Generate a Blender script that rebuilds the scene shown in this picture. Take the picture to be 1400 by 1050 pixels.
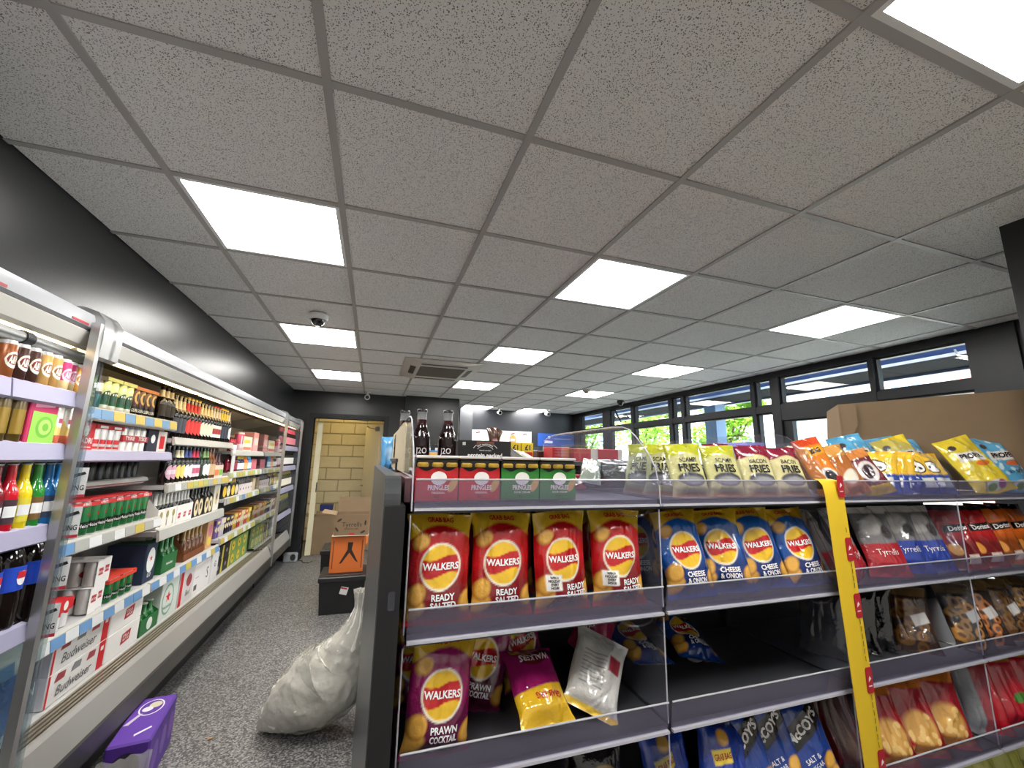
import bpy, math, random
import numpy as np
from mathutils import Matrix, Vector

# ------------------------------------------------------------------ clear
for o in list(bpy.data.objects):
    bpy.data.objects.remove(o, do_unlink=True)
scene = bpy.context.scene
COL = scene.collection
random.seed(7)

# ------------------------------------------------------------------ camera
CAM_Z = 1.5
cam_d = bpy.data.cameras.new('camera')
cam_d.sensor_fit = 'HORIZONTAL'
cam_d.sensor_width = 36.0
cam_d.lens = 562.36 / 1400 * 36.0
cam_d.clip_start = 0.02
cam = bpy.data.objects.new('camera', cam_d)
COL.objects.link(cam)
RIGHT = (0.94839, -0.31641, 0.01820)
DOWN = (0.07460, 0.16710, -0.98311)
FWD = (0.30806, 0.93382, 0.18210)
cam.matrix_world = Matrix(((RIGHT[0], -DOWN[0], -FWD[0], 0),
                           (RIGHT[1], -DOWN[1], -FWD[1], 0),
                           (RIGHT[2], -DOWN[2], -FWD[2], CAM_Z),
                           (0, 0, 0, 1)))
scene.camera = cam

# ------------------------------------------------------------------ world, sun, exposure
PANEL_E = 15.0
world = bpy.data.worlds.new('sky')
scene.world = world
world.use_nodes = True
wn = world.node_tree
bg = wn.nodes['Background']
bg.inputs['Color'].default_value = (0.86, 0.93, 1.0, 1)      # bright overcast sky
bg.inputs['Strength'].default_value = 3.5
sd = bpy.data.lights.new('sun', 'SUN')
sd.energy = 20.0
sd.angle = 0.02
sd.color = (1.0, 0.95, 0.86)
so = bpy.data.objects.new('sun', sd)
COL.objects.link(so)
so.rotation_euler = Vector((-0.55, -0.45, 0.7)).to_track_quat('Z', 'Y').to_euler()
so.location = (-8, -8, 12)

vs = scene.view_settings
vs.view_transform = 'Standard'
vs.look = 'None'
vs.gamma = 1.0
vs.use_curve_mapping = False
vs.exposure = 1.0

# ------------------------------------------------------------------ colours and materials
def lin(c):
    if isinstance(c, str):
        c = c.lstrip('#')
        c = tuple(int(c[i:i + 2], 16) for i in (0, 2, 4))
    r = []
    for x in c[:3]:
        x = x / 255.0
        r.append(x / 12.92 if x <= 0.04045 else ((x + 0.055) / 1.055) ** 2.4)
    return tuple(r)

MATS = {}

def mat(key, col=None, rough=0.5, metal=0.0, emit=None, estr=0.0, spec=0.5, coat=0.0, bump=None, vcol=False, var=None):
    """procedural principled material. bump=(scale,strength); var=(scale,amount) colour variation"""
    if key in MATS:
        return MATS[key]
    m = bpy.data.materials.new(key)
    m.use_nodes = True
    nt = m.node_tree
    b = nt.nodes['Principled BSDF']
    b.inputs['Roughness'].default_value = rough
    b.inputs['Metallic'].default_value = metal
    b.inputs['Specular IOR Level'].default_value = spec
    b.inputs['Coat Weight'].default_value = coat
    src = None
    if vcol:
        a = nt.nodes.new('ShaderNodeVertexColor')
        a.layer_name = 'Col'
        src = a.outputs['Color']
        nt.links.new(src, b.inputs['Base Color'])
    elif col is not None:
        b.inputs['Base Color'].default_value = (*lin(col), 1)
    if var and not vcol:
        tc = nt.nodes.new('ShaderNodeTexCoord')
        n = nt.nodes.new('ShaderNodeTexNoise')
        n.inputs['Scale'].default_value = var[0]
        n.inputs['Detail'].default_value = 4
        nt.links.new(tc.outputs['Object'], n.inputs['Vector'])
        r = nt.nodes.new('ShaderNodeValToRGB')
        c = lin(col)
        r.color_ramp.elements[0].position = 0.3
        r.color_ramp.elements[1].position = 0.7
        r.color_ramp.elements[0].color = (*[x * (1 - var[1]) for x in c], 1)
        r.color_ramp.elements[1].color = (*[min(1, x * (1 + var[1])) for x in c], 1)
        nt.links.new(n.outputs['Fac'], r.inputs['Fac'])
        nt.links.new(r.outputs['Color'], b.inputs['Base Color'])
    if bump:
        tc = nt.nodes.new('ShaderNodeTexCoord')
        n = nt.nodes.new('ShaderNodeTexNoise')
        n.inputs['Scale'].default_value = bump[0]
        n.inputs['Detail'].default_value = 3
        nt.links.new(tc.outputs['Object'], n.inputs['Vector'])
        bp = nt.nodes.new('ShaderNodeBump')
        bp.inputs['Strength'].default_value = bump[1]
        bp.inputs['Distance'].default_value = bump[2] if len(bump) > 2 else 0.004
        nt.links.new(n.outputs['Fac'], bp.inputs['Height'])
        nt.links.new(bp.outputs['Normal'], b.inputs['Normal'])
    if emit is not None:
        b.inputs['Emission Color'].default_value = (*lin(emit), 1)
        b.inputs['Emission Strength'].default_value = estr
    MATS[key] = m
    return m

def clear_mat(key, tint=(235, 240, 245), cloud=0.1, cloudcol=(200, 200, 215), rough=0.05, ior=1.35):
    """thin clear sheet: see-through, fresnel gloss, slight milky cloud"""
    if key in MATS:
        return MATS[key]
    m = bpy.data.materials.new(key)
    m.use_nodes = True
    nt = m.node_tree
    nt.nodes.clear()
    out = nt.nodes.new('ShaderNodeOutputMaterial')
    tr = nt.nodes.new('ShaderNodeBsdfTransparent')
    tr.inputs['Color'].default_value = (*lin(tint), 1)
    df = nt.nodes.new('ShaderNodeBsdfDiffuse')
    df.inputs['Color'].default_value = (*lin(cloudcol), 1)
    gl = nt.nodes.new('ShaderNodeBsdfGlossy')
    gl.inputs['Roughness'].default_value = rough
    gl.inputs['Color'].default_value = (1, 1, 1, 1)
    fr = nt.nodes.new('ShaderNodeFresnel')
    fr.inputs['IOR'].default_value = ior
    m1 = nt.nodes.new('ShaderNodeMixShader')
    m1.inputs['Fac'].default_value = cloud
    m2 = nt.nodes.new('ShaderNodeMixShader')
    nt.links.new(tr.outputs[0], m1.inputs[1])
    nt.links.new(df.outputs[0], m1.inputs[2])
    ge = nt.nodes.new('ShaderNodeNewGeometry')      # reflect at the outer faces only (thin sheet)
    iv = nt.nodes.new('ShaderNodeMath'); iv.operation = 'SUBTRACT'; iv.inputs[0].default_value = 1.0
    mu = nt.nodes.new('ShaderNodeMath'); mu.operation = 'MULTIPLY'
    nt.links.new(ge.outputs['Backfacing'], iv.inputs[1])
    nt.links.new(iv.outputs[0], mu.inputs[0]); nt.links.new(fr.outputs[0], mu.inputs[1])
    nt.links.new(mu.outputs[0], m2.inputs['Fac'])
    nt.links.new(m1.outputs[0], m2.inputs[1])
    nt.links.new(gl.outputs[0], m2.inputs[2])
    nt.links.new(m2.outputs[0], out.inputs['Surface'])
    MATS[key] = m
    return m

CARD = mat('printed_card', vcol=True, rough=0.55)
FILM = mat('printed_film', vcol=True, rough=0.14, spec=0.8, coat=0.4, bump=(34, 0.7, 0.009))
FOIL = mat('printed_can', vcol=True, rough=0.28, metal=0.25, spec=0.6)
GLAZE = mat('bottle_glass', vcol=True, rough=0.08, spec=0.7)
PAPER = mat('printed_paper', vcol=True, rough=0.6)
BLACKM = mat('black_metal', (26, 27, 30), rough=0.45)
ACRYL = clear_mat('acrylic', (240, 243, 246), cloud=0.05, ior=1.4)
LIPM = clear_mat('clear_ticket_lip', (226, 223, 236), cloud=0.11, cloudcol=(186, 184, 206), rough=0.14, ior=1.5)
PANE = clear_mat('window_pane', (236, 244, 246), cloud=0.0, ior=1.5, rough=0.01)
HALFMIRROR = clear_mat('cooler_mirror_glass', (225, 232, 232), cloud=0.04, ior=5.0, rough=0.02)
COOLGLASS = clear_mat('cooler_end_glass', (225, 232, 232), cloud=0.08, ior=1.5, rough=0.02)

# ------------------------------------------------------------------ mesh builder
TEXTS = {}

def text2d(s, bold=0.0, shear=0.0, res=2):
    """flat lettering as numpy verts (height of a capital = 1) and faces"""
    k = (s, bold, shear, res)
    if k in TEXTS:
        return TEXTS[k]
    cu = bpy.data.curves.new('lettering', 'FONT')
    cu.body = s
    cu.resolution_u = res
    cu.offset = bold
    cu.shear = shear
    cu.align_x = 'CENTER'
    ob = bpy.data.objects.new('lettering', cu)
    me = bpy.data.meshes.new_from_object(ob)
    v = np.array([w.co[:2] for w in me.vertices]).reshape(-1, 2)
    f = [tuple(p.vertices) for p in me.polygons]
    bpy.data.meshes.remove(me)
    bpy.data.objects.remove(ob)
    bpy.data.curves.remove(cu)
    if len(v):
        cx = (v[:, 0].min() + v[:, 0].max()) / 2
        v = (v - [cx, 0]) / 0.72
    TEXTS[k] = (v, f)
    return TEXTS[k]

class MB:
    def __init__(s):
        s.v = []; s.f = []; s.c = []; s.m = []
    def add(s, vs_, fs_, col=(200, 200, 200), mi=0, raw=False):
        n = len(s.v)
        s.v.extend([tuple(p) for p in vs_])
        c = col if raw else lin(col)
        for f in fs_:
            s.f.append(tuple(i + n for i in f)); s.c.append(c); s.m.append(mi)
        return s
    def quad(s, a, b, c, d, col=(200, 200, 200), mi=0):
        return s.add([a, b, c, d], [(0, 1, 2, 3)], col, mi)
    def box(s, x0, x1, y0, y1, z0, z1, col=(200, 200, 200), mi=0, **side):
        V = [(x, y, z) for z in (z0, z1) for y in (y0, y1) for x in (x0, x1)]
        F = dict(zn=(0, 2, 3, 1), zp=(4, 5, 7, 6), yn=(0, 1, 5, 4), yp=(2, 6, 7, 3), xn=(0, 4, 6, 2), xp=(1, 3, 7, 5))
        n = len(s.v); s.v.extend(V)
        for k, f in F.items():
            s.f.append(tuple(i + n for i in f)); s.c.append(lin(side.get(k, col))); s.m.append(mi)
        return s
    def cbox(s, x0, x1, y0, y1, z0, z1, b=0.004, col=(200, 200, 200), mi=0, **side):
        """box with chamfered edges"""
        ids = {}
        n = len(s.v)
        V = []
        for ix, x in enumerate((x0, x1)):
            for iy, y in enumerate((y0, y1)):
                for iz, z in enumerate((z0, z1)):
                    sx, sy, sz = (1 - 2 * ix), (1 - 2 * iy), (1 - 2 * iz)
                    for ax, p in enumerate(((x, y + sy * b, z + sz * b), (x + sx * b, y, z + sz * b), (x + sx * b, y + sy * b, z))):
                        ids[(ix, iy, iz, ax)] = n + len(V)
                        V.append(p)
        s.v.extend(V)
        def face(ix, c):
            s.f.append(tuple(ix)); s.c.append(lin(c)); s.m.append(mi)
        g = lambda *k: ids[k]
        for i in (0, 1):
            face([g(i, 0, 0, 0), g(i, 1, 0, 0), g(i, 1, 1, 0), g(i, 0, 1, 0)][::1 if i else -1], side.get('xp' if i else 'xn', col))
            face([g(0, i, 0, 1), g(1, i, 0, 1), g(1, i, 1, 1), g(0, i, 1, 1)][::-1 if i else 1], side.get('yp' if i else 'yn', col))
            face([g(0, 0, i, 2), g(1, 0, i, 2), g(1, 1, i, 2), g(0, 1, i, 2)][::1 if i else -1], side.get('zp' if i else 'zn', col))
        for i in (0, 1):
            for j in (0, 1):
                r = [g(i, j, 0, 0), g(i, j, 1, 0), g(i, j, 1, 1), g(i, j, 0, 1)]
                face(r if i != j else r[::-1], col)
                r = [g(i, 0, j, 0), g(i, 0, j, 2), g(i, 1, j, 2), g(i, 1, j, 0)]
                face(r if i != j else r[::-1], col)
                r = [g(0, i, j, 1), g(1, i, j, 1), g(1, i, j, 2), g(0, i, j, 2)]
                face(r if i != j else r[::-1], col)
        for i in (0, 1):
            for j in (0, 1):
                for k in (0, 1):
                    r = [g(i, j, k, 0), g(i, j, k, 1), g(i, j, k, 2)]
                    face(r if (i + j + k) % 2 else r[::-1], col)
        return s
    def lathe(s, prof, n=14, cx=0, cy=0, cz=0, cols=None, cap=True, mi=0):
        """prof: list of (r,z); cols: colour for each band"""
        b = len(s.v)
        for r, z in prof:
            for k in range(n):
                a = 2 * math.pi * k / n
                s.v.append((cx + r * math.cos(a), cy + r * math.sin(a), cz + z))
        for i in range(len(prof) - 1):
            c = cols[min(i, len(cols) - 1)] if cols else (200, 200, 200)
            for k in range(n):
                k2 = (k + 1) % n
                cc = c(k, n) if callable(c) else c
                s.f.append((b + i * n + k, b + i * n + k2, b + (i + 1) * n + k2, b + (i + 1) * n + k))
                s.c.append(lin(cc)); s.m.append(mi)
        if cap:
            c0 = cols[0] if cols else (200, 200, 200); c1 = cols[-1] if cols else (200, 200, 200)
            c0 = c0(0, n) if callable(c0) else c0; c1 = c1(0, n) if callable(c1) else c1
            s.f.append(tuple(b + k for k in range(n))[::-1]); s.c.append(lin(c0)); s.m.append(mi)
            t = b + (len(prof) - 1) * n
            s.f.append(tuple(t + k for k in range(n))); s.c.append(lin(c1)); s.m.append(mi)
        return s
    def extrude_y(s, poly, y0, y1, cols=None, col=(200, 200, 200), mi=0):
        """poly (x,z) closed outline, swept along y"""
        n = len(poly); b = len(s.v)
        s.v.extend([(x, y0, z) for x, z in poly] + [(x, y1, z) for x, z in poly])
        for i in range(n):
            j = (i + 1) % n
            s.f.append((b + i, b + j, b + n + j, b + n + i))
            s.c.append(lin(cols[i] if cols else col)); s.m.append(mi)
        s.f.append(tuple(b + i for i in range(n))[::-1]); s.c.append(lin(col)); s.m.append(mi)
        s.f.append(tuple(b + n + i for i in range(n))); s.c.append(lin(col)); s.m.append(mi)
        return s
    def prism(s, poly3a, off, col=(200, 200, 200), mi=0):
        """planar outline plus a thickness vector"""
        n = len(poly3a); b = len(s.v)
        s.v.extend([tuple(p) for p in poly3a] + [tuple(p[k] + off[k] for k in range(3)) for p in poly3a])
        s.f.append(tuple(b + i for i in range(n))); s.f.append(tuple(b + n + i for i in range(n))[::-1])
        s.c.extend([lin(col)] * 2); s.m.extend([mi] * 2)
        for i in range(n):
            j = (i + 1) % n
            s.f.append((b + i, b + n + i, b + n + j, b + j)); s.c.append(lin(col)); s.m.append(mi)
        return s
    def tube(s, pts, r, n=8, col=(200, 200, 200), mi=0):
        P = [Vector(p) for p in pts]
        b = len(s.v); up = Vector((0, 0, 1)); prev = None
        for i, p in enumerate(P):
            t = (P[min(i + 1, len(P) - 1)] - P[max(i - 1, 0)]).normalized()
            a = prev - t * prev.dot(t) if prev is not None else (up.cross(t) if abs(t.z) < 0.95 else Vector((1, 0, 0)))
            a = a.normalized(); prev = a
            c = t.cross(a)
            rr = r[i] if isinstance(r, (list, tuple)) else r
            for k in range(n):
                q = p + a * (rr * math.cos(2 * math.pi * k / n)) + c * (rr * math.sin(2 * math.pi * k / n))
                s.v.append(tuple(q))
        for i in range(len(P) - 1):
            for k in range(n):
                k2 = (k + 1) % n
                s.f.append((b + i * n + k, b + i * n + k2, b + (i + 1) * n + k2, b + (i + 1) * n + k)); s.c.append(lin(col)); s.m.append(mi)
        s.f.append(tuple(b + k for k in range(n))[::-1]); s.f.append(tuple(b + (len(P) - 1) * n + k for k in range(n)))
        s.c.extend([lin(col)] * 2); s.m.extend([mi] * 2)
        return s
    def text(s, st, o, ux, uy, h, col=(20, 20, 20), bold=0.0, shear=0.0, wide=1.0, maxw=None, mi=0):
        """lettering on a plane: o = middle of the baseline, ux/uy unit vectors"""
        v, f = text2d(st, bold, shear)
        if not len(v):
            return s
        w = v[:, 0].max() - v[:, 0].min()
        k = wide
        if maxw and w * h * k > maxw:
            k = maxw / (w * h)
        o = np.array(o); P = o + np.outer(v[:, 0] * h * k, ux) + np.outer(v[:, 1] * h, uy)
        return s.add(P.tolist(), f, col, mi)
    def disc(s, o, ux, uy, rx, ry, col, n=20, mi=0, a0=0, a1=2 * math.pi):
        o = np.array(o); ux = np.array(ux); uy = np.array(uy)
        a = np.linspace(a0, a1, n, endpoint=abs(a1 - a0) < 6.28)
        P = [tuple(o + ux * rx * math.cos(t) + uy * ry * math.sin(t)) for t in a]
        return s.add(P, [tuple(range(len(P)))], col, mi)
    def poly(s, o, ux, uy, pts, col, mi=0):
        o = np.array(o); ux = np.array(ux); uy = np.array(uy)
        return s.add([tuple(o + ux * x + uy * y) for x, y in pts], [tuple(range(len(pts)))], col, mi)
    def mesh(s, name, mats, smooth=None):
        me = bpy.data.meshes.new(name)
        me.from_pydata(s.v, [], s.f)
        if not isinstance(mats, (list, tuple)):
            mats = [mats]
        for m in mats:
            me.materials.append(m)
        if len(mats) > 1:
            me.polygons.foreach_set('material_index', s.m)
        if any(m.name.startswith(('printed', 'bottle_glass')) for m in mats):
            at = me.color_attributes.new('Col', 'FLOAT_COLOR', 'CORNER')
            arr = []
            for f, c in zip(s.f, s.c):
                arr.extend((c[0], c[1], c[2], 1.0) * len(f))
            at.data.foreach_set('color', arr)
        if smooth:
            me.polygons.foreach_set('use_smooth', [True] * len(me.polygons))
            me.set_sharp_from_angle(angle=math.radians(smooth))
        me.update()
        return me
    def build(s, name, mats, parent=None, smooth=None, label=None):
        o = bpy.data.objects.new(name, s.mesh(name, mats, smooth))
        COL.objects.link(o)
        if parent is not None:
            o.parent = parent
        if label:
            o['label'] = label
        return o

def tag(o, label, cat, group=None):
    o['label'] = label; o['category'] = cat
    if group:
        o['group'] = group
    return o

def thing(name, label, cat, loc=(0, 0, 0), rotz=0.0, group=None):
    o = bpy.data.objects.new(name, None)
    COL.objects.link(o)
    o.empty_display_size = 0.05
    o.location = loc; o.rotation_euler = (0, 0, rotz)
    return tag(o, label, cat, group)

def struct(o):
    o['kind'] = 'structure'
    return o

def dup(root, loc=None, rot=None, label=None, group=None, parent=None):
    r = root.copy(); COL.objects.link(r)
    if parent is not None:
        r.parent = parent
    if loc is not None:
        r.location = loc
    if rot is not None:
        r.rotation_euler = rot
    if label:
        r['label'] = label
    if group:
        r['group'] = group
    for ch in list(root.children):
        c = ch.copy(); COL.objects.link(c); c.parent = r
        for g in list(ch.children):
            d = g.copy(); COL.objects.link(d); d.parent = c
    return r

def part_copy(o, parent, loc):
    c = o.copy(); COL.objects.link(c); c.parent = parent; c.location = loc
    return c

ORD = ['first', 'second', 'third', 'fourth', 'fifth', 'sixth', 'seventh', 'eighth', 'ninth', 'tenth', 'eleventh', 'twelfth',
       'thirteenth', 'fourteenth', 'fifteenth', 'sixteenth', 'seventeenth', 'eighteenth']

def row(proto, poses, label, cat, group):
    """place proto at poses[0] and copies at the rest; label holds {n} for the ordinal counted from the camera's left"""
    out = []
    for i, (loc, rot) in enumerate(poses):
        lb = label.format(n=ORD[i] if len(poses) > 1 else '').replace('  ', ' ').strip()
        if i == 0:
            o = proto
            o.location = loc; o.rotation_euler = rot
        else:
            o = dup(proto, loc, rot)
        tag(o, lb, cat, group if len(poses) > 1 else None)
        out.append(o)
    return out
# ================================================================== SETTING
CEIL = 2.524
GX = lambda i: -0.7986 + 0.6 * i
GY = lambda j: 1.0944 + 0.6 * j

def floor_mat():
    m = bpy.data.materials.new('speckled_vinyl'); m.use_nodes = True
    nt = m.node_tree; b = nt.nodes['Principled BSDF']
    b.inputs['Roughness'].default_value = 0.42
    tc = nt.nodes.new('ShaderNodeTexCoord')
    vo = nt.nodes.new('ShaderNodeTexVoronoi'); vo.inputs['Scale'].default_value = 130
    n1 = nt.nodes.new('ShaderNodeTexNoise'); n1.inputs['Scale'].default_value = 85; n1.inputs['Detail'].default_value = 5; n1.inputs['Roughness'].default_value = 0.7
    n2 = nt.nodes.new('ShaderNodeTexNoise'); n2.inputs['Scale'].default_value = 1.3
    for n in (vo, n1, n2):
        nt.links.new(tc.outputs['Object'], n.inputs['Vector'])
    r = nt.nodes.new('ShaderNodeValToRGB')
    e = r.color_ramp.elements
    e[0].position = 0.34; e[0].color = (*lin((56, 56, 59)), 1)
    e[1].position = 0.66; e[1].color = (*lin((172, 170, 167)), 1)
    x = e.new(0.5); x.color = (*lin((104, 103, 104)), 1)
    ad = nt.nodes.new('ShaderNodeMixRGB'); ad.inputs['Fac'].default_value = 0.35
    sx = nt.nodes.new('ShaderNodeSeparateColor')
    nt.links.new(vo.outputs['Color'], sx.inputs['Color'])
    nt.links.new(n1.outputs['Fac'], ad.inputs['Color1'])
    nt.links.new(sx.outputs['Red'], ad.inputs['Color2'])
    nt.links.new(ad.outputs['Color'], r.inputs['Fac'])
    mx = nt.nodes.new('ShaderNodeMixRGB'); mx.blend_type = 'MULTIPLY'; mx.inputs['Fac'].default_value = 0.25
    nt.links.new(r.outputs['Color'], mx.inputs['Color1']); nt.links.new(n2.outputs['Fac'], mx.inputs['Color2'])
    nt.links.new(mx.outputs['Color'], b.inputs['Base Color'])
    return m

def tile_mat():
    m = bpy.data.materials.new('mineral_fibre_tile'); m.use_nodes = True
    nt = m.node_tree; b = nt.nodes['Principled BSDF']
    b.inputs['Roughness'].default_value = 0.9; b.inputs['Specular IOR Level'].default_value = 0.1
    tc = nt.nodes.new('ShaderNodeTexCoord')
    oi = nt.nodes.new('ShaderNodeObjectInfo')
    ma = nt.nodes.new('ShaderNodeVectorMath'); ma.operation = 'ADD'
    nt.links.new(tc.outputs['Object'], ma.inputs[0]); nt.links.new(oi.outputs['Location'], ma.inputs[1])
    vo = nt.nodes.new('ShaderNodeTexVoronoi'); vo.inputs['Scale'].default_value = 200
    n1 = nt.nodes.new('ShaderNodeTexNoise'); n1.inputs['Scale'].default_value = 90; n1.inputs['Detail'].default_value = 4
    n0 = nt.nodes.new('ShaderNodeTexNoise'); n0.inputs['Scale'].default_value = 200; n0.inputs['Detail'].default_value = 2
    for n in (vo, n1, n0):
        nt.links.new(ma.outputs[0], n.inputs['Vector'])
    r = nt.nodes.new('ShaderNodeValToRGB'); e = r.color_ramp.elements
    e[0].position = 0.10; e[0].color = (0.16, 0.16, 0.16, 1); e[1].position = 0.25; e[1].color = (1, 1, 1, 1)
    th = nt.nodes.new('ShaderNodeMath'); th.operation = 'MULTIPLY_ADD'
    th.inputs[1].default_value = -0.5; th.inputs[2].default_value = 0.36
    nt.links.new(n1.outputs['Fac'], th.inputs[0])
    sub = nt.nodes.new('ShaderNodeMath'); sub.operation = 'SUBTRACT'
    nt.links.new(vo.outputs['Distance'], sub.inputs[0]); nt.links.new(th.outputs[0], sub.inputs[1])
    nt.links.new(sub.outputs[0], r.inputs['Fac'])
    base = nt.nodes.new('ShaderNodeMixRGB'); base.inputs['Color1'].default_value = (*lin((222, 219, 215)), 1); base.inputs['Color2'].default_value = (*lin((240, 238, 235)), 1)
    nt.links.new(n0.outputs['Fac'], base.inputs['Fac'])
    mx = nt.nodes.new('ShaderNodeMixRGB'); mx.blend_type = 'MULTIPLY'; mx.inputs['Fac'].default_value = 1
    nt.links.new(base.outputs['Color'], mx.inputs['Color1']); nt.links.new(r.outputs['Color'], mx.inputs['Color2'])
    nt.links.new(mx.outputs['Color'], b.inputs['Base Color'])
    return m

# ---- floor
struct(MB().box(-2.0, 4.3, -0.9, 9.0, -0.08, 0.0).build('floor', floor_mat()))

# ---- ceiling with its tiles and grid bars
M_TILE = tile_mat()
M_BAR = mat('ceiling_grid_bar', (168, 164, 160), rough=0.5)
ceiling = struct(MB().box(-1.9, 4.35, -0.9, 9.0, CEIL + 0.05, CEIL + 0.12).build('ceiling', mat('plenum', (90, 90, 90), rough=0.9)))
LIGHT_CELLS = [(0, -2), (0, 1), (0, 4), (0, 7), (3, -2), (3, 1), (3, 4), (3, 7), (6, -2), (6, 1), (6, 4), (6, 7), (4, 11), (6, 11)]
AC = (0.235, 1.105, 4.23, 5.26)
xs = [-1.25] + [GX(i) for i in range(0, 9)] + [4.25]
ys = [GY(j) for j in range(-3, 13)]
tile_cache = {}

def ceiling_tile(x0, x1, y0, y1):
    k = (round(x1 - x0, 3), round(y1 - y0, 3))
    if k not in tile_cache:
        hx, hy = k[0] / 2 - 0.004, k[1] / 2 - 0.004
        tile_cache[k] = MB().box(-hx, hx, -hy, hy, 0, 0.018).mesh('ceiling_tile', M_TILE)
    o = bpy.data.objects.new('ceiling_tile', tile_cache[k]); COL.objects.link(o)
    o.parent = ceiling
    o.location = ((x0 + x1) / 2, (y0 + y1) / 2, CEIL + 0.003 + random.uniform(0, 0.002))

for ix in range(len(xs) - 1):
    for jy in range(len(ys) - 1):
        x0, x1, y0, y1 = xs[ix], xs[ix + 1], ys[jy], ys[jy + 1]
        if (ix - 1, jy - 3) in LIGHT_CELLS:
            continue
        if x1 < 1.4 and y0 > 7.2:
            continue
        if x0 >= AC[0] - 0.35 and x1 <= AC[1] + 0.35 and y0 >= AC[2] - 0.2 and y1 <= AC[3] + 0.2 and x0 > AC[0] - 0.01 and x1 < AC[1] + 0.05 and y0 > AC[2] + 0.1 and y1 < AC[3]:
            continue
        ceiling_tile(x0, x1, y0, y1)
for x in xs[1:-1]:
    y1 = 7.09 if x < 1.35 else 8.28
    MB().box(-0.012, 0.012, -0.7, y1, -0.006, 0.003).build('grid_bar', M_BAR, ceiling).location = (x, 0, CEIL + 0.004)
for y in ys:
    x0 = -1.25 if y < 7.2 else 1.35
    MB().box(x0, 4.25, -0.012, 0.012, -0.005, 0.003).build('grid_bar', M_BAR, ceiling).location = (0, y, CEIL + 0.004)

# ---- ceiling lights
M_LFR = mat('light_frame', (232, 232, 230), rough=0.4)
M_LED = mat('led_diffuser', (250, 250, 250), emit=(255, 252, 247), estr=PANEL_E, rough=0.6)
def light_proto():
    t = thing('ceiling_light', '', 'ceiling light')
    f = MB(); a, b = 0.288, 0.272
    for s in (-1, 1):
        f.box(-a, a, min(s * a, s * b), max(s * a, s * b), -0.004, 0.02)
        f.box(min(s * a, s * b), max(s * a, s * b), -b, b, -0.004, 0.02)
    f.build('frame', M_LFR, t)
    MB().box(-b, b, -b, b, 0.0, 0.012).build('diffuser', M_LED, t)
    return t
LIGHT_LABEL = {
    (0, -2): 'square ceiling light panel behind the camera above the fridge aisle',
    (0, 1): 'largest square white ceiling light panel, above the near drinks fridge',
    (0, 4): 'white ceiling light panel beside the dome camera over the fridge aisle',
    (0, 7): 'farthest white ceiling light panel in the row over the fridge aisle',
    (3, -2): 'bright ceiling light panel cut by the top right corner of the picture',
    (3, 1): 'square ceiling light panel over the middle of the crisp rack',
    (3, 4): 'square ceiling light panel beside the right edge of the air conditioner',
    (3, 7): 'square ceiling light panel just beyond the air conditioner',
    (6, -2): 'ceiling light panel behind the camera towards the window side',
    (6, 1): 'largest ceiling light panel in the row beside the shop windows',
    (6, 4): 'second ceiling light panel in the row beside the shop windows',
    (6, 7): 'ceiling light panel behind the small smoke detector near the windows',
    (4, 11): 'narrow far ceiling light panel next to the dark wall corner',
    (6, 11): 'far ceiling light panel between the two small hanging cameras'}
lp = light_proto()
for k, c in enumerate(LIGHT_CELLS):
    o = lp if k == 0 else dup(lp)
    o.location = (GX(c[0]) + 0.3, GY(c[1]) + 0.3, CEIL + 0.002)
    tag(o, LIGHT_LABEL[c], 'ceiling light', 'square light panels in the tiled ceiling')

# ---- walls
M_BLACKW = mat('black_satin_paint', (25, 26, 28), rough=0.33, bump=(60, 0.08))
M_DARKW = mat('dark_grey_paint', (40, 42, 47), rough=0.35, bump=(60, 0.06))
M_FRAME = mat('anthracite_frame', (31, 32, 35), rough=0.45, spec=0.25)
b = MB(); b.box(-1.85, -1.25, -0.9, 7.09, 2.045, CEIL + 0.02); b.box(-1.95, -1.85, -0.9, 7.2, 0, CEIL + 0.02)
struct(b.build('wall_left', M_BLACKW))
b = MB()
b.box(-1.85, -0.91, 7.09, 7.22, 0, CEIL + 0.02); b.box(0.14, 0.46, 7.09, 7.22, 0, CEIL + 0.02); b.box(-0.91, 0.14, 7.09, 7.22, 2.1, CEIL + 0.02)
b.box(0.46, 1.35, 6.99, 8.3, 0, CEIL + 0.02)
struct(b.build('wall_back', M_BLACKW))
struct(MB().box(1.35, 4.35, 8.25, 8.4, 0, CEIL + 0.02).build('wall_far', M_DARKW))
struct(MB().box(-1.95, 4.35, -1.0, -0.9, 0, CEIL + 0.02).build('wall_behind', mat('pale_wall', (190, 188, 184), rough=0.7)))
struct(MB().box(2.49, 3.0, 0.2, 0.88, 0, CEIL + 0.01).build('wall_pillar', M_BLACKW))
struct(MB().box(1.6, 1.86, 8.14, 8.25, 0, CEIL).build('trim_1', mat('grey_trim', (74, 76, 80), rough=0.4)))
struct(MB().box(1.36, 1.40, 7.2, 7.26, 0, CEIL).build('trim_2', mat('pale_trim', (165, 160, 150), rough=0.5)))
# door frame of the store room
b = MB()
b.box(-0.98, -0.91, 7.05, 7.24, 0, 2.17); b.box(0.14, 0.21, 7.05, 7.24, 0, 2.17); b.box(-0.91, 0.14, 7.05, 7.24, 2.1, 2.17)
struct(b.build('trim_3', M_FRAME))
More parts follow.
